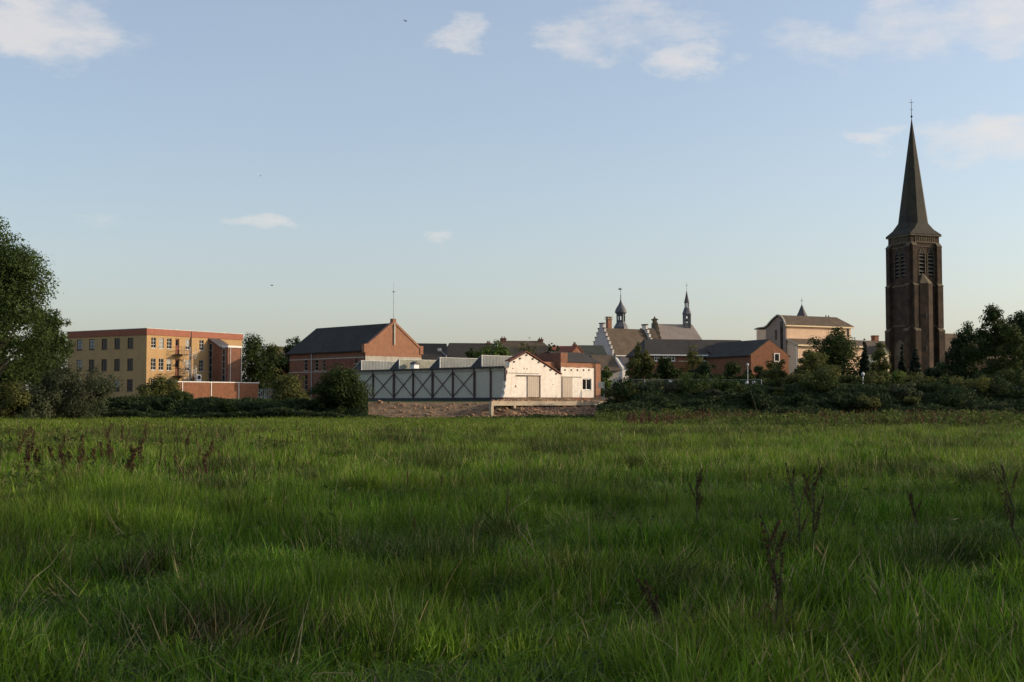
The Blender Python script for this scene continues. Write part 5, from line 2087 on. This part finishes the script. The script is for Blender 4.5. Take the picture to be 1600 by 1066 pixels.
    spec = [(1020, 592, 152, 56, 'leaf_olive', 'olive bush behind the fence left of the white sign'),
            (1064, 598, 148, 50, 'leaf_mid', 'green bush at the fence right of the white sign'),
            (1112, 596, 147, 56, 'leaf_olive', 'olive bush at the fence below the row house'),
            (1150, 600, 145, 44, 'leaf_mid', 'green bush left of the white bollards'),
            (1205, 590, 150, 64, 'leaf_mid', 'wide green bush right of the white bollards'),
            (1252, 582, 148, 60, 'leaf_olive', 'olive bush at the foot of the tall street lamp'),
            (1296, 574, 150, 66, 'leaf_olive', 'tall olive bush under the large round tree'),
            (1330, 588, 147, 46, 'leaf_mid', 'green bush left of the globe lamp'),
            (1372, 578, 152, 50, 'leaf_olive', 'olive bush right of the globe lamp'),
            (1402, 572, 156, 42, 'leaf_light', 'light bush before the left foot of the church tower'),
            (1440, 584, 150, 56, 'leaf_olive', 'olive bush before the church tower'),
            (1488, 588, 148, 56, 'leaf_mid', 'green bush right of the church tower foot'),
            (1532, 584, 146, 60, 'leaf_dark', 'dark bush under the ragged tree'),
            (1582, 574, 144, 70, 'leaf_mid', 'green bush at the right picture edge')]
    for i, (px, yt, D, w, m_, lab) in enumerate(spec):
        B(lab, px, yt, D, w * 1.15, m_, 60 + i, 'bush', 4200, .19, 24, .0, group='bushes on the right bank')


all_plants()


def undergrowth(name, label, px0, px1, D0, D1, h0, h1, n, matn, seed, leaf=.16, keep=None):
    """low brambles and nettles nobody could count, as one mass of leaves on the bank"""
    rs = np.random.RandomState(seed)
    y = rs.uniform(D0, D1, n)
    px = rs.uniform(px0, px1, n)
    x = (px - 800) / F * y
    if keep is not None:
        k = keep(x, y)
        x, y = x[k], y[k]
    n = len(x)
    hump = fbm(x * .26 + seed, y * .26, 3)
    fine = fbm(x * 1.6 + seed * 3, y * 1.6, 2)
    top = h0 + (h1 - h0) * np.clip((hump - .3) * 2.2, 0, 1) + .35 * (fine - .5)
    z = ground_z(x, y) + np.maximum(.05, top) * rs.rand(n) ** .45
    P = np.stack([x, y, z], 1)
    nn = rs.randn(n, 3) * .6 + np.array([0, -.25, .6])
    nn /= np.linalg.norm(nn, axis=1, keepdims=True)
    V = leaf_quads(P, nn, leaf, rs)
    tint = np.clip(.2 + .6 * fbm(x * .8, y * .8 + 7, 2) + .18 * rs.randn(n), 0, 1)
    o = np_mesh(name, V, 4, M[matn], None, tint)
    tag(o, label, 'undergrowth', kind='stuff')


def bank_shrubs():
    rs = random.Random(12)
    for i in range(30):
        f = i / 29
        px = 955 + 660 * f + rs.uniform(-12, 12)
        D = rs.uniform(129.5, 141)
        x = xat(px, D)
        h = rs.choice((1.1, 1.4, 1.8, 2.3, 2.9)) * rs.uniform(.85, 1.15)
        plant('shrub', 'low dark shrub in the tangled scrub of the right bank', 'shrub', px, 0, D, 0, rs.choice(('leaf_nettle', 'leaf_mid', 'leaf_dark', 'leaf_willow', 'leaf_olive', 'leaf_tree')), 300 + i,
              'bush', 1500, .17, 16, .0, 'scrub on the right bank', H=h, R=h * rs.uniform(.65, 1.25))
    for i in range(9):
        px = 195 + 270 * i / 8 + rs.uniform(-10, 10)
        D = rs.uniform(129.5, 134)
        h = rs.uniform(.9, 1.7)
        plant('shrub', 'low dark shrub in the hedge along the left bank', 'shrub', px, 0, D, 0, rs.choice(('leaf_nettle', 'leaf_mid', 'leaf_dark')), 350 + i,
              'bush', 1400, .17, 16, .0, 'scrub on the left bank', H=h, R=h * rs.uniform(.8, 1.3))


bank_shrubs()
undergrowth('undergrowth', 'dark hedge-like brambles along the left bank below the ochre block', 100, 575, 127.6, 138, .35, 1.15, 42000, 'leaf_nettle', 3, .17)
undergrowth('hedge', 'trimmed green growth along the top of the left bank', 180, 470, 136, 141, .3, .8, 14000, 'leaf_mid', 4, .19)
undergrowth('undergrowth', 'dark brambles and nettles covering the right bank', 935, 1680, 126, 143, .1, 1.5, 80000, 'leaf_nettle', 5, .18,
            keep=lambda x, y: (x > 11.2) | ((y < 131.5) & (x > 8.0)))
undergrowth('weeds', 'scattered weeds at the foot of the bare earth bank', 560, 960, 125.5, 129.0, .1, .55, 5000, 'leaf_mid', 6, .14)


def added_shade_trees():
    """unseen trees added right of the viewer to shade the near meadow, thinned to pass some sun"""
    rs = np.random.RandomState(77)
    Vs, Ts = [], []
    tr = MB()
    for i in range(22):
        f = i / 21
        x = 25 + 10 * f + rs.randn() * 1.5
        y = -16 + 44 * f ** .9 + rs.randn() * 1.2
        H = (17 + rs.rand() * 3.5) * (1 - .35 * max(0, f - .6) / .4)
        V, T, C = crown(rs, 4.4, 1.2, H, 'tall', 30, 310, .42, spread=.38)
        V = V + np.array([x, y, gz(x, y)])
        Vs.append(V)
        Ts.append(T)
        tr.tube((x, y, -.3), (x, y, H * .7), .3, .08, 7)
    o = np_mesh('shade_trees', np.concatenate(Vs), 4, M['leaf_mid'], None, np.concatenate(Ts))  # out of view, added for its shade on the near grass
    tag(o, 'thinned tall trees out of view right of the viewer, added to shade the near meadow', 'wood', kind='stuff')
    b = tr.build('trunks', M['bark'], o)
    b['kind'] = 'stuff'


added_shade_trees()
# ------------------------------------------------------------------ meadow
M['grass'] = grassmat('grass_blades', (.026, .076, .004), (.165, .305, .018), (.200, .235, .030), .5)
M['grass_far'] = grassmat('grass_blades_far', (.045, .100, .007), (.165, .250, .020), (.190, .205, .032), .5)
M['rush'] = grassmat('rush_blades', (.016, .038, .005), (.080, .130, .016), (.085, .100, .022), .35)
M['straw'] = grassmat('dry_straw', (.16, .115, .055), (.42, .33, .19), (.30, .23, .12), .4, .15)
M['dock'] = leafmat('dock_seed', (.045, .028, .017), (.150, .088, .048), .1, .8)
M['dock_red'] = leafmat('dock_seed_red', (.055, .030, .017), (.150, .084, .044), .1, .8)
M['stalk'] = mat('dry_stalk', (.30, .235, .13), .8, .2, 6.0)
M['dock_leaf'] = leafmat('dock_leaf', (.040, .050, .014), (.150, .105, .045), .25)
M['dead'] = grassmat('dead_grass', (.040, .036, .012), (.165, .125, .055), (.140, .115, .048), .4, .2)
M['weed'] = leafmat('weed_leaf', (.036, .062, .012), (.115, .140, .032), .3)


def tuft_mesh(name, matn, rs, n, h, spread, width, bend, seg=3, hvar=.35, droop=.0):
    """a tuft of tapering, bending blades"""
    V, Fc, T = [], [], []
    for i in range(n):
        a = rs.rand() * 6.283
        r = spread * math.sqrt(rs.rand())
        p = np.array([math.cos(a) * r, math.sin(a) * r, -.03])
        hh = h * (1 - hvar * rs.rand())
        b = rs.rand() * 6.283
        dirv = np.array([math.cos(b), math.sin(b), 0])
        out = np.array([math.cos(a), math.sin(a), 0]) * .4 + dirv * .6
        k = bend * (.3 + 1.1 * rs.rand()) * hh
        side = np.array([-math.sin(b + .6), math.cos(b + .6), 0])
        base = len(V)
        w = width * (.7 + .6 * rs.rand())
        for s in range(seg + 1):
            f = s / seg
            q = p + np.array([0, 0, hh * (f - droop * f * f * rs.rand())]) + out * k * f * f
            ww = w * (1 - f) ** .6 * .5 if s < seg else 0
            if s < seg:
                V += [q - side * ww, q + side * ww]
            else:
                V.append(q)
        tint = min(1, max(0, .45 + .36 * rs.randn()))
        for s in range(seg - 1):
            Fc.append((base + 2 * s, base + 2 * s + 1, base + 2 * s + 3, base + 2 * s + 2))
            T.append(tint)
        Fc.append((base + 2 * seg - 2, base + 2 * seg - 1, base + 2 * seg))
        T.append(tint)
    me = bpy.data.meshes.new(name)
    me.from_pydata([tuple(v) for v in V], [], Fc)
    me.attributes.new('tint', 'FLOAT', 'FACE').data.foreach_set('value', T)
    me.materials.append(M[matn])
    return bpy.data.objects.new(name, me)


def scatter(name, label, protos, P, rotz, scl, tilt, idx):
    """instances of the tuft shapes on a point cloud, one object"""
    colr = bpy.data.collections.new(name + '_shapes')
    for o in protos:
        colr.objects.link(o)
    me = bpy.data.meshes.new(name)
    n = len(P)
    me.vertices.add(n)
    me.vertices.foreach_set('co', np.asarray(P, dtype=np.float32).ravel())
    r = np.stack([tilt[:, 0], tilt[:, 1], rotz], 1).astype(np.float32)
    me.attributes.new('rot', 'FLOAT_VECTOR', 'POINT').data.foreach_set('vector', r.ravel())
    me.attributes.new('scl', 'FLOAT_VECTOR', 'POINT').data.foreach_set('vector', np.asarray(scl, dtype=np.float32).ravel())
    me.attributes.new('idx', 'INT', 'POINT').data.foreach_set('value', np.asarray(idx, dtype=np.int32))
    for o in protos:
        me.materials.append(o.data.materials[0])
        break
    ob = bpy.data.objects.new(name, me)
    COL.objects.link(ob)
    ng = bpy.data.node_groups.new(name + '_nodes', 'GeometryNodeTree')
    ng.interface.new_socket('Geometry', in_out='INPUT', socket_type='NodeSocketGeometry')
    ng.interface.new_socket('Geometry', in_out='OUTPUT', socket_type='NodeSocketGeometry')
    N, L = ng.nodes, ng.links
    gi, go = N.new('NodeGroupInput'), N.new('NodeGroupOutput')
    ip = N.new('GeometryNodeInstanceOnPoints')
    ci = N.new('GeometryNodeCollectionInfo')
    ci.inputs['Collection'].default_value = colr
    ci.inputs['Separate Children'].default_value = True
    ci.inputs['Reset Children'].default_value = True

    def attr(nm, ty):
        a = N.new('GeometryNodeInputNamedAttribute')
        a.data_type = ty
        a.inputs['Name'].default_value = nm
        return a.outputs['Attribute']
    e2r = N.new('FunctionNodeEulerToRotation')
    L.new(attr('rot', 'FLOAT_VECTOR'), e2r.inputs[0])
    L.new(gi.outputs[0], ip.inputs['Points'])
    L.new(ci.outputs[0], ip.inputs['Instance'])
    ip.inputs['Pick Instance'].default_value = True
    L.new(attr('idx', 'INT'), ip.inputs['Instance Index'])
    L.new(e2r.outputs[0], ip.inputs['Rotation'])
    L.new(attr('scl', 'FLOAT_VECTOR'), ip.inputs['Scale'])
    L.new(ip.outputs[0], go.inputs[0])
    md = ob.modifiers.new('scatter', 'NODES')
    md.node_group = ng
    tag(ob, label, 'grass', kind='stuff')
    return ob


def wedge(rs, n, d0, d1, margin=1.22, extra=1.5):
    """points spread evenly over the viewed strip of meadow between two distances"""
    y = np.sqrt(rs.uniform(d0 * d0, d1 * d1, n))
    hw = .3965 * y * margin + extra
    x = rs.uniform(-1, 1, n) * hw
    return x, y


def meadow():
    rs = np.random.RandomState(21)

    def lay(name, label, protos, n, d0, d1, s0, s1, flat=.35, hfun=None, keep=None, seed=0, tilt=.18, wide=1.0):
        x, y = wedge(rs, n, d0, d1)
        if keep is not None:
            k = keep(x, y)
            x, y = x[k], y[k]
        m = len(x)
        h = fbm(x * .85 + seed, y * .85, 2)
        h2 = fbm(x * .22 + 5, y * .22 + seed, 2)
        hh = s0 + (s1 - s0) * np.clip((h - .30) * 2.4, 0, 1) * (.35 + 1.1 * h2)
        if hfun is not None:
            hh = hh * hfun(x, y)
        w = (.8 + .5 * rs.rand(m)) * wide
        P = np.stack([x, y, ground_z(x, y)], 1)
        scl = np.stack([w, w, hh * (1 - flat * rs.rand(m))], 1)
        lx = (fbm(x * .5 + 60, y * .5, 2) - .5) * 1.5
        ly = (fbm(x * .5, y * .5 + 80, 2) - .5) * 1.5
        return scatter(name, label, protos, P, rs.rand(m) * 6.283, scl, rs.randn(m, 2) * tilt + np.stack([lx, ly], 1), rs.randint(0, len(protos), m))
    near = [tuft_mesh('near_tuft', 'grass', rs, 26, .36, .13, .0115, .55, 4) for _ in range(4)]
    near += [tuft_mesh('near_tuft_lax', 'grass', rs, 24, .32, .15, .012, 1.1, 4, droop=.5) for _ in range(3)]
    lay('long_grass', 'long lush green grass of the near meadow', near, 17000, 5.0, 24, .36, 2.0)
    mid = [tuft_mesh('mid_tuft', 'grass', rs, 26, .36, .24, .019, .6, 3) for _ in range(4)]
    mid += [tuft_mesh('mid_tuft_lax', 'grass', rs, 24, .32, .26, .02, 1.1, 3) for _ in range(2)]
    lay('meadow_grass', 'shaded green grass across the middle of the meadow', mid, 26000, 22, 60, .34, 2.0)
    far = [tuft_mesh('far_tuft', 'grass_far', rs, 40, .34, .55, .032, .6, 2) for _ in range(4)]
    lay('sunlit_grass', 'sunlit yellow-green grass at the far end of the meadow', far, 38000, 56, 127.5, .35, 1.05, hfun=lambda x, y: 1 - .62 * np.clip((y - 68) / 40, 0, 1))
    # broad upright blades at the lower right
    reed = [tuft_mesh('reed_tuft', 'grass', rs, 14, .52, .12, .019, .35, 4) for _ in range(3)]
    lay('broad_blades', 'broad upright blades of coarse grass in the lower right', reed, 2600, 6.0, 15, .7, 1.15, seed=9,
        keep=lambda x, y: (x > .12 * y) & (fbm(x * .5 + 2, y * .5, 2) > .36))
    # dark rush tussocks
    rush = [tuft_mesh('rush_tuft', 'rush', rs, 70, .46, .2, .008, .45, 3) for _ in range(3)]
    lay('rush_tussocks', 'dark rushy tussocks dotted over the meadow', rush, 3000, 9, 75, .8, 1.5, seed=4,
        keep=lambda x, y: fbm(x * .55 + 31, y * .42 + 8, 2) > .60, wide=1.25)
    # dry straw
    straw = [tuft_mesh('straw_tuft', 'straw', rs, 5, .5, .12, .006, .9, 4, .6, .5) for _ in range(4)]
    lay('dry_straw', 'pale dry straw stalks scattered in the grass', straw, 5000, 7, 55, .5, 1.2, seed=14, tilt=.45,
        keep=lambda x, y: fbm(x * .4 + 11, y * .4 + 3, 2) > .50)
    # distinct tussocks: knots of dark rush, dead brown blades and bleached stems
    dead = [tuft_mesh('dead_tuft', 'dead', rs, 26, .42, .16, .009, .8, 3, .6, .4) for _ in range(3)]
    pale = [tuft_mesh('pale_tuft', 'straw', rs, 6, .55, .14, .007, .9, 4, .6, .4) for _ in range(2)]
    seen = [(228, 905, .5), (618, 880, .45), (905, 925, .6), (1060, 935, .7), (560, 1010, .5), (385, 752, .6), (655, 752, .6), (1120, 752, .6), (1245, 890, .5), (1085, 862, .45),
            (100, 830, .45), (840, 770, .5), (470, 770, .5), (1300, 745, .6), (1420, 800, .4), (60, 900, .4), (760, 855, .4), (1180, 1010, .5), (330, 1000, .5), (1500, 880, .45), (920, 712, .9), (1405, 690, 1.2), (660, 700, .8)]
    cen = []
    for px, py, s in seen:
        d = ray(px, py)
        D = EYE / -(d[2] / d[1])
        cen.append((xat(px, D), D, s))
    xx, yy = wedge(rs, 230, 8, 68)
    cen += [(a, b, .22 + .35 * rs.rand() + .006 * b) for a, b in zip(xx, yy)]
    X, Y, S, I = [], [], [], []
    for a, b, s in cen:
        n = int(6 + 17 * s)
        brown = rs.rand()
        for _ in range(n):
            X.append(a + rs.randn() * s * .46)
            Y.append(b + rs.randn() * s * .45)
            S.append((.75 + .75 * rs.rand()) * (.75 + .25 * min(1.6, s / .5)))
            q = rs.rand()
            I.append(rs.randint(0, 3) if q > .12 + .55 * brown else (3 + rs.randint(0, 3) if q > .12 else 6 + rs.randint(0, 2)))
    X, Y, S = np.array(X), np.array(Y), np.array(S)
    k = Y > 6.5
    X, Y, S, I = X[k], Y[k], S[k], np.array(I)[k]
    wdt = 1 + Y / 45.0
    rush2 = [tuft_mesh('knot_tuft', 'rush', rs, 44, .44, .17, .008, .55, 3) for _ in range(3)]
    for j, o in enumerate(rush2 + dead + pale):
        o.name = 'knot_%02d' % j
    scatter('tussocks', 'knotty tussocks of dark rush and dead brown grass dotted over the meadow', rush2 + dead + pale, np.stack([X, Y, ground_z(X, Y)], 1), rs.rand(len(X)) * 6.283,
            np.stack([wdt, wdt, S], 1), rs.randn(len(X), 2) * .3, I)
    flat = [tuft_mesh('lying_straw', 'straw', rs, 4, .55, .15, .008, 1.6, 4, .6, .9) for _ in range(4)]
    lay('flattened_straw', 'flattened bleached straw lying in the near grass', flat, 2200, 7, 36, .6, 1.2, seed=24, tilt=.7,
        keep=lambda x, y: fbm(x * .7 + 21, y * .7 + 13, 2) > .54)


meadow()


def dock_mesh(rs, h, branches, seedn, blob, lean):
    """stem with side branches and the knotted brown seed clusters along them"""
    st = MB()
    P = [Vector((0, 0, -.05))]
    k = 7
    for i in range(1, k + 1):
        f = i / k
        P.append(Vector((lean * f * f * h + rs.randn() * .012 * h, rs.randn() * .02 * h, h * f)))
    for i in range(k):
        st.tube(P[i], P[i + 1], .008 * (1 - .6 * i / k), .008 * (1 - .6 * (i + 1) / k), 5)
    heads = []

    def cluster(a, b, n):
        V, T = [], []
        for j in range(n):
            f = (rs.randint(0, 11) + .5) / 11 + rs.randn() * .012
            c = np.array(a.lerp(b, f)) + rs.randn(3) * blob * (1.5 - .9 * f)
            s = blob * (.5 + .9 * rs.rand())
            d = rs.randn(3, 3)
            q, _ = np.linalg.qr(d)
            e = [c + q[0] * s * 1.3, c + q[1] * s * .7, c - q[0] * s * 1.3, c - q[1] * s * .7]
            V += e
            e = [c + q[0] * s * 1.2, c + q[2] * s * .7, c - q[0] * s * 1.2, c - q[2] * s * .7]
            V += e
            t = min(1, max(0, .45 + .3 * rs.randn()))
            T += [t, t]
        heads.append((np.array(V), T))
    cluster(P[int(k * .55)], P[-1], seedn)
    for b in range(branches):
        f = .35 + .55 * b / max(1, branches) + .05 * rs.rand()
        i = min(k - 1, int(f * k))
        s = P[i].lerp(P[i + 1], f * k - i)
        a = rs.rand() * 6.283
        L_ = h * (.22 + .2 * rs.rand()) * (1.15 - f * .6)
        e = s + Vector((math.cos(a) * L_ * .38, math.sin(a) * L_ * .38, L_ * .92))
        st.tube(s, e, .005, .002, 4)
        cluster(s.lerp(e, .25), e, int(seedn * .55))
    return st, heads


def dock(label, x, y, h, seed, branches=4, matn='dock', seedn=130, blob=.0075, lean=.1, group=None, parts=True):
    rs = np.random.RandomState(seed)
    st, heads = dock_mesh(rs, h, branches, seedn, blob, lean)
    t = thing('dock_plant', label, 'dock plant', (x, y, gz(x, y)), 0, group)
    st.build('stem', M['bark'], t)
    lv, lt = [], []
    for j in range(11):
        a = rs.rand() * 6.283
        L_ = h * (.14 + .2 * rs.rand())
        w = .006 + .007 * rs.rand()
        d = np.array([math.cos(a), math.sin(a), 0])
        sd = np.array([-d[1], d[0], 0]) * w
        z = np.array([0, 0, 1.0])
        b0 = z * h * .30 * rs.rand()
        p1 = b0 + d * L_ * .45 + z * L_ * .35
        p2 = b0 + d * L_ + z * L_ * (.3 * rs.randn())
        lv += [b0 - sd * .3, p1 - sd, p1 + sd, b0 + sd * .3, p1 - sd, p2 - sd * .15, p2 + sd * .15, p1 + sd]
        k = min(1, max(0, .5 + .3 * rs.randn()))
        lt += [k, k]
    np_mesh('leaves', np.array(lv), 4, M['dock_leaf'], t, lt)
    for V, T in heads:
        np_mesh('seed_head', V, 4, M[matn], t, T)
    return t


def dock_at(label, px, ytop, ybase, seed, **k):
    """stand a plant on the meadow where the photograph shows its foot"""
    d = ray(px, ybase)
    D = (EYE - .0) / -(d[2] / d[1])
    x = xat(px, D)
    h = zat(ytop, D) - gz(x, D)
    return dock(label, x, D, h, seed, **k)


dock_at('tall dark dock plant leaning left, left of the bushier pair on the right', 1213, 800, 1030, 1, branches=4, lean=-.12, seedn=190)
dock_at('tall thin dock plant of the bushy pair, with its stem leaning left', 1255, 722, 905, 2, branches=3, lean=-.16, seedn=130)
dock_at('bushy dark dock plant right beside the tall thin one', 1268, 735, 900, 3, branches=5, lean=.02, seedn=190)
dock_at('branching dark dock plant left of the bushy pair', 1088, 738, 850, 4, branches=6, lean=.0, seedn=150)
dock_at('small drooping dock plant between the bushy pair and the right edge', 1432, 766, 850, 5, branches=4, lean=-.22, seedn=130)
dock_at('slender dock plant at the right picture edge', 1590, 722, 900, 6, branches=5, lean=-.22, seedn=130)
dock_at('short reddish dock plant low at the right picture edge', 1596, 820, 950, 7, branches=3, matn='dock_red')
dock_at('low brown dock plant bending over a dark tussock in the lower middle', 1035, 905, 1000, 8, branches=3, lean=-.4, seedn=130)
dock_at('tall reddish dock plant right of the thicket on the left', 203, 700, 775, 9, branches=6, matn='dock_red', seedn=110, blob=.015)
dock_at('dark dock plant standing alone right of the reddish one', 291, 678, 722, 10, branches=6, seedn=80, blob=.016)
dock_at('faint brown dock plant at the right end of the left thicket', 328, 690, 735, 12, branches=5, matn='dock_red', seedn=60, blob=.014)


def dock_thicket():
    rs = random.Random(8)
    for i in range(30):
        px = rs.triangular(-30, 270, 60)
        if i % 4 == 0:
            px = rs.uniform(0, 380)
        yb = rs.uniform(690, 775)
        hpx = rs.uniform(20, 56) * (yb - 630) / 110 + 10
        dock_at('brown dried dock plant in the thicket on the left of the meadow', px, yb - hpx, yb, 100 + i, branches=rs.randint(4, 6),
                matn='dock_red' if i % 3 else 'dock', seedn=60, blob=.014, lean=rs.uniform(-.3, .3), group='dock plants in the left thicket')


dock_thicket()


def weed_belt(name, label, n, px0, px1, d0, d1, edge, leaf, h0, h1, seed, cut=.36):
    """tall weeds beyond counting: leafy growth as one mass"""
    rs = np.random.RandomState(seed)
    y = np.sqrt(rs.uniform(d0 * d0, d1 * d1, n))
    px = rs.uniform(px0, px1, n)
    x = (px - 800) / F * y
    soft = np.clip(np.minimum((px - px0) / (.22 * (px1 - px0)), (px1 - px) / (.35 * (px1 - px0))), 0, 1) * np.clip(np.minimum(y - d0, (d1 - y) * 1.2) / (.22 * (d1 - d0)), 0, 1) if edge is None else 1.0
    k = fbm(x * .28 + 4 + seed, y * .28, 2) > cut + (1 - soft) * .3
    if edge is not None:
        k &= y > edge(px, x, y)
    x, y = x[k], y[k]
    n = len(x)
    top = h0 + (h1 - h0) * np.clip((fbm(x * .4 + 9, y * .4, 3) - .3) * 2, 0, 1)
    if edge is not None:
        ex = edge((x / y) * F + 800, x, y)
        top = top * np.clip(.25 + (y - ex) / 16, 0, 1)
    P = np.stack([x, y, ground_z(x, y) + top * rs.rand(n) ** .55], 1)
    nn = rs.randn(n, 3) * .6 + np.array([0, 0, .5])
    nn /= np.linalg.norm(nn, axis=1, keepdims=True)
    V = leaf_quads(P, nn, leaf, rs, 2.4)
    o = np_mesh(name, V, 4, M['weed'], None, np.clip(fbm(x * .5, y * .5, 2) + .2 * rs.randn(n), 0, 1))
    tag(o, label, 'weeds', kind='stuff')


def seed_stalks(name, label, m, px0, px1, d0, d1, seed, cut, w, hl, hmin, hmax, per=7):
    """brown seed stalks beyond counting: many small husks on upright stems"""
    rs = np.random.RandomState(seed)
    y = np.sqrt(rs.uniform(d0 * d0, d1 * d1, m))
    px = rs.uniform(px0, px1, m)
    x = (px - 800) / F * y
    soft = np.clip((px1 - px) / (.4 * (px1 - px0)), 0, 1) * np.clip(np.minimum(y - d0, d1 - y) / (.25 * (d1 - d0)), 0, 1)
    k = (fbm(x * .16 + 14, y * .16 + seed, 2) > cut) & (rs.rand(m) < .15 + .85 * soft)
    x, y = x[k], y[k]
    m = len(x)
    hgt = hmin + (hmax - hmin) * rs.rand(m)
    base = ground_z(x, y)
    up = np.array([0, 0, 1.0])
    Vs, T = [], []
    tone = rs.rand(m)
    lean = rs.randn(m, 2) * .10
    for q in range(per):
        f = .4 + .6 * rs.rand(m)
        P = np.stack([x + lean[:, 0] * f * hgt + rs.randn(m) * w, y + lean[:, 1] * f * hgt + rs.randn(m) * w, base + hgt * f], 1)
        nn = rs.randn(m, 3)
        nn[:, 2] *= .3
        nn /= np.linalg.norm(nn, axis=1, keepdims=True)
        sd = np.cross(nn, up)
        sd /= np.linalg.norm(sd, axis=1, keepdims=True)
        ax = up + rs.randn(m, 3) * .3
        V = np.stack([P - ax * hl, P + sd * w * .7, P + ax * hl, P - sd * w * .7], 1).reshape(-1, 3)
        Vs.append(V)
        T.append(np.clip(tone + .2 * rs.randn(m), 0, 1))
    # the bare stem under each head
    sx = np.array([.006, 0, 0])
    A = np.stack([x, y, base], 1)
    B = np.stack([x + lean[:, 0] * hgt, y + lean[:, 1] * hgt, base + hgt], 1)
    Vs.append(np.stack([A - sx * 1.5, A + sx * 1.5, B + sx, B - sx], 1).reshape(-1, 3))
    T.append(tone)
    o = np_mesh(name, np.concatenate(Vs), 4, M['dock_red'], None, np.concatenate(T))
    tag(o, label, 'weeds', kind='stuff')


weed_belt('weed_belt', 'belt of tall green weeds before the right bank', 60000, 930, 1690, 66, 126,
          lambda px, x, y: 72 + 26 * np.clip((1250 - px) / 300, 0, 1) + 10 * (fbm(x * .12, y * .12, 2) - .5), .12, .15, 1.2, 31, .42)
weed_belt('meadow_weeds', 'small leafy weed patches mixed into the meadow grass', 42000, -60, 1660, 9, 60, None, .045, .12, .5, 41, .53)
seed_stalks('brown_stalks', 'reddish brown dried seed stalks standing in the right weed belt', 3200, 980, 1690, 78, 124, 33, .54, .045, .09, .6, 1.25)
weed_belt('olive_weeds', 'loose olive weeds around the dock thicket on the left', 22000, -120, 480, 22, 75, None, .06, .2, .65, 35, .44)
seed_stalks('thin_stalks', 'thin brown seed stalks mixed into the dock thicket on the left', 900, -120, 480, 22, 80, 37, .44, .016, .03, .4, .9)
seed_stalks('sparse_stalks', 'sparse thin brown stalks scattered across the middle meadow', 1900, 250, 1700, 14, 75, 39, .55, .012, .025, .3, .7, 5)


def pale_stalks():
    for px, yt, yb, lean, lab in ((921, 818, 902, -.01, 'single upright pale straw stalk in the centre foreground'),
                                  (838, 826, 880, -.25, 'pale straw stalk leaning left, left of the upright one'),
                                  (848, 828, 895, -.55, 'long pale straw stalk leaning further, beside the shorter leaning one'),
                                  (1196, 612, 720, -.2, 'tall pale grass stem with a seed tip rising above the weed belt')):
        d = ray(px, yb)
        D = EYE / -(d[2] / d[1])
        x = xat(px, D)
        h = zat(yt, D) - gz(x, D)
        t = thing('straw_stalk', lab, 'stalk', (x, D, gz(x, D)), 0, 'pale straw stalks')
        st = MB()
        k = 5
        P = [Vector((lean * h * (i / k) ** 1.6, .02 * i, h * i / k)) for i in range(k + 1)]
        for a, b in zip(P[:-1], P[1:]):
            st.tube(a, b, .004, .0035, 5)
        st.build('stem', M['stalk'], t)
        s = MB()
        for i in range(4):
            s.tube(P[-1] + Vector((0, 0, -.02 + i * .012)), P[-1] + Vector((.006 * (i - 1.5), .004, .02 + i * .012)), .0025, .001, 4)
        s.build('tip', M['stalk'], t)


pale_stalks()
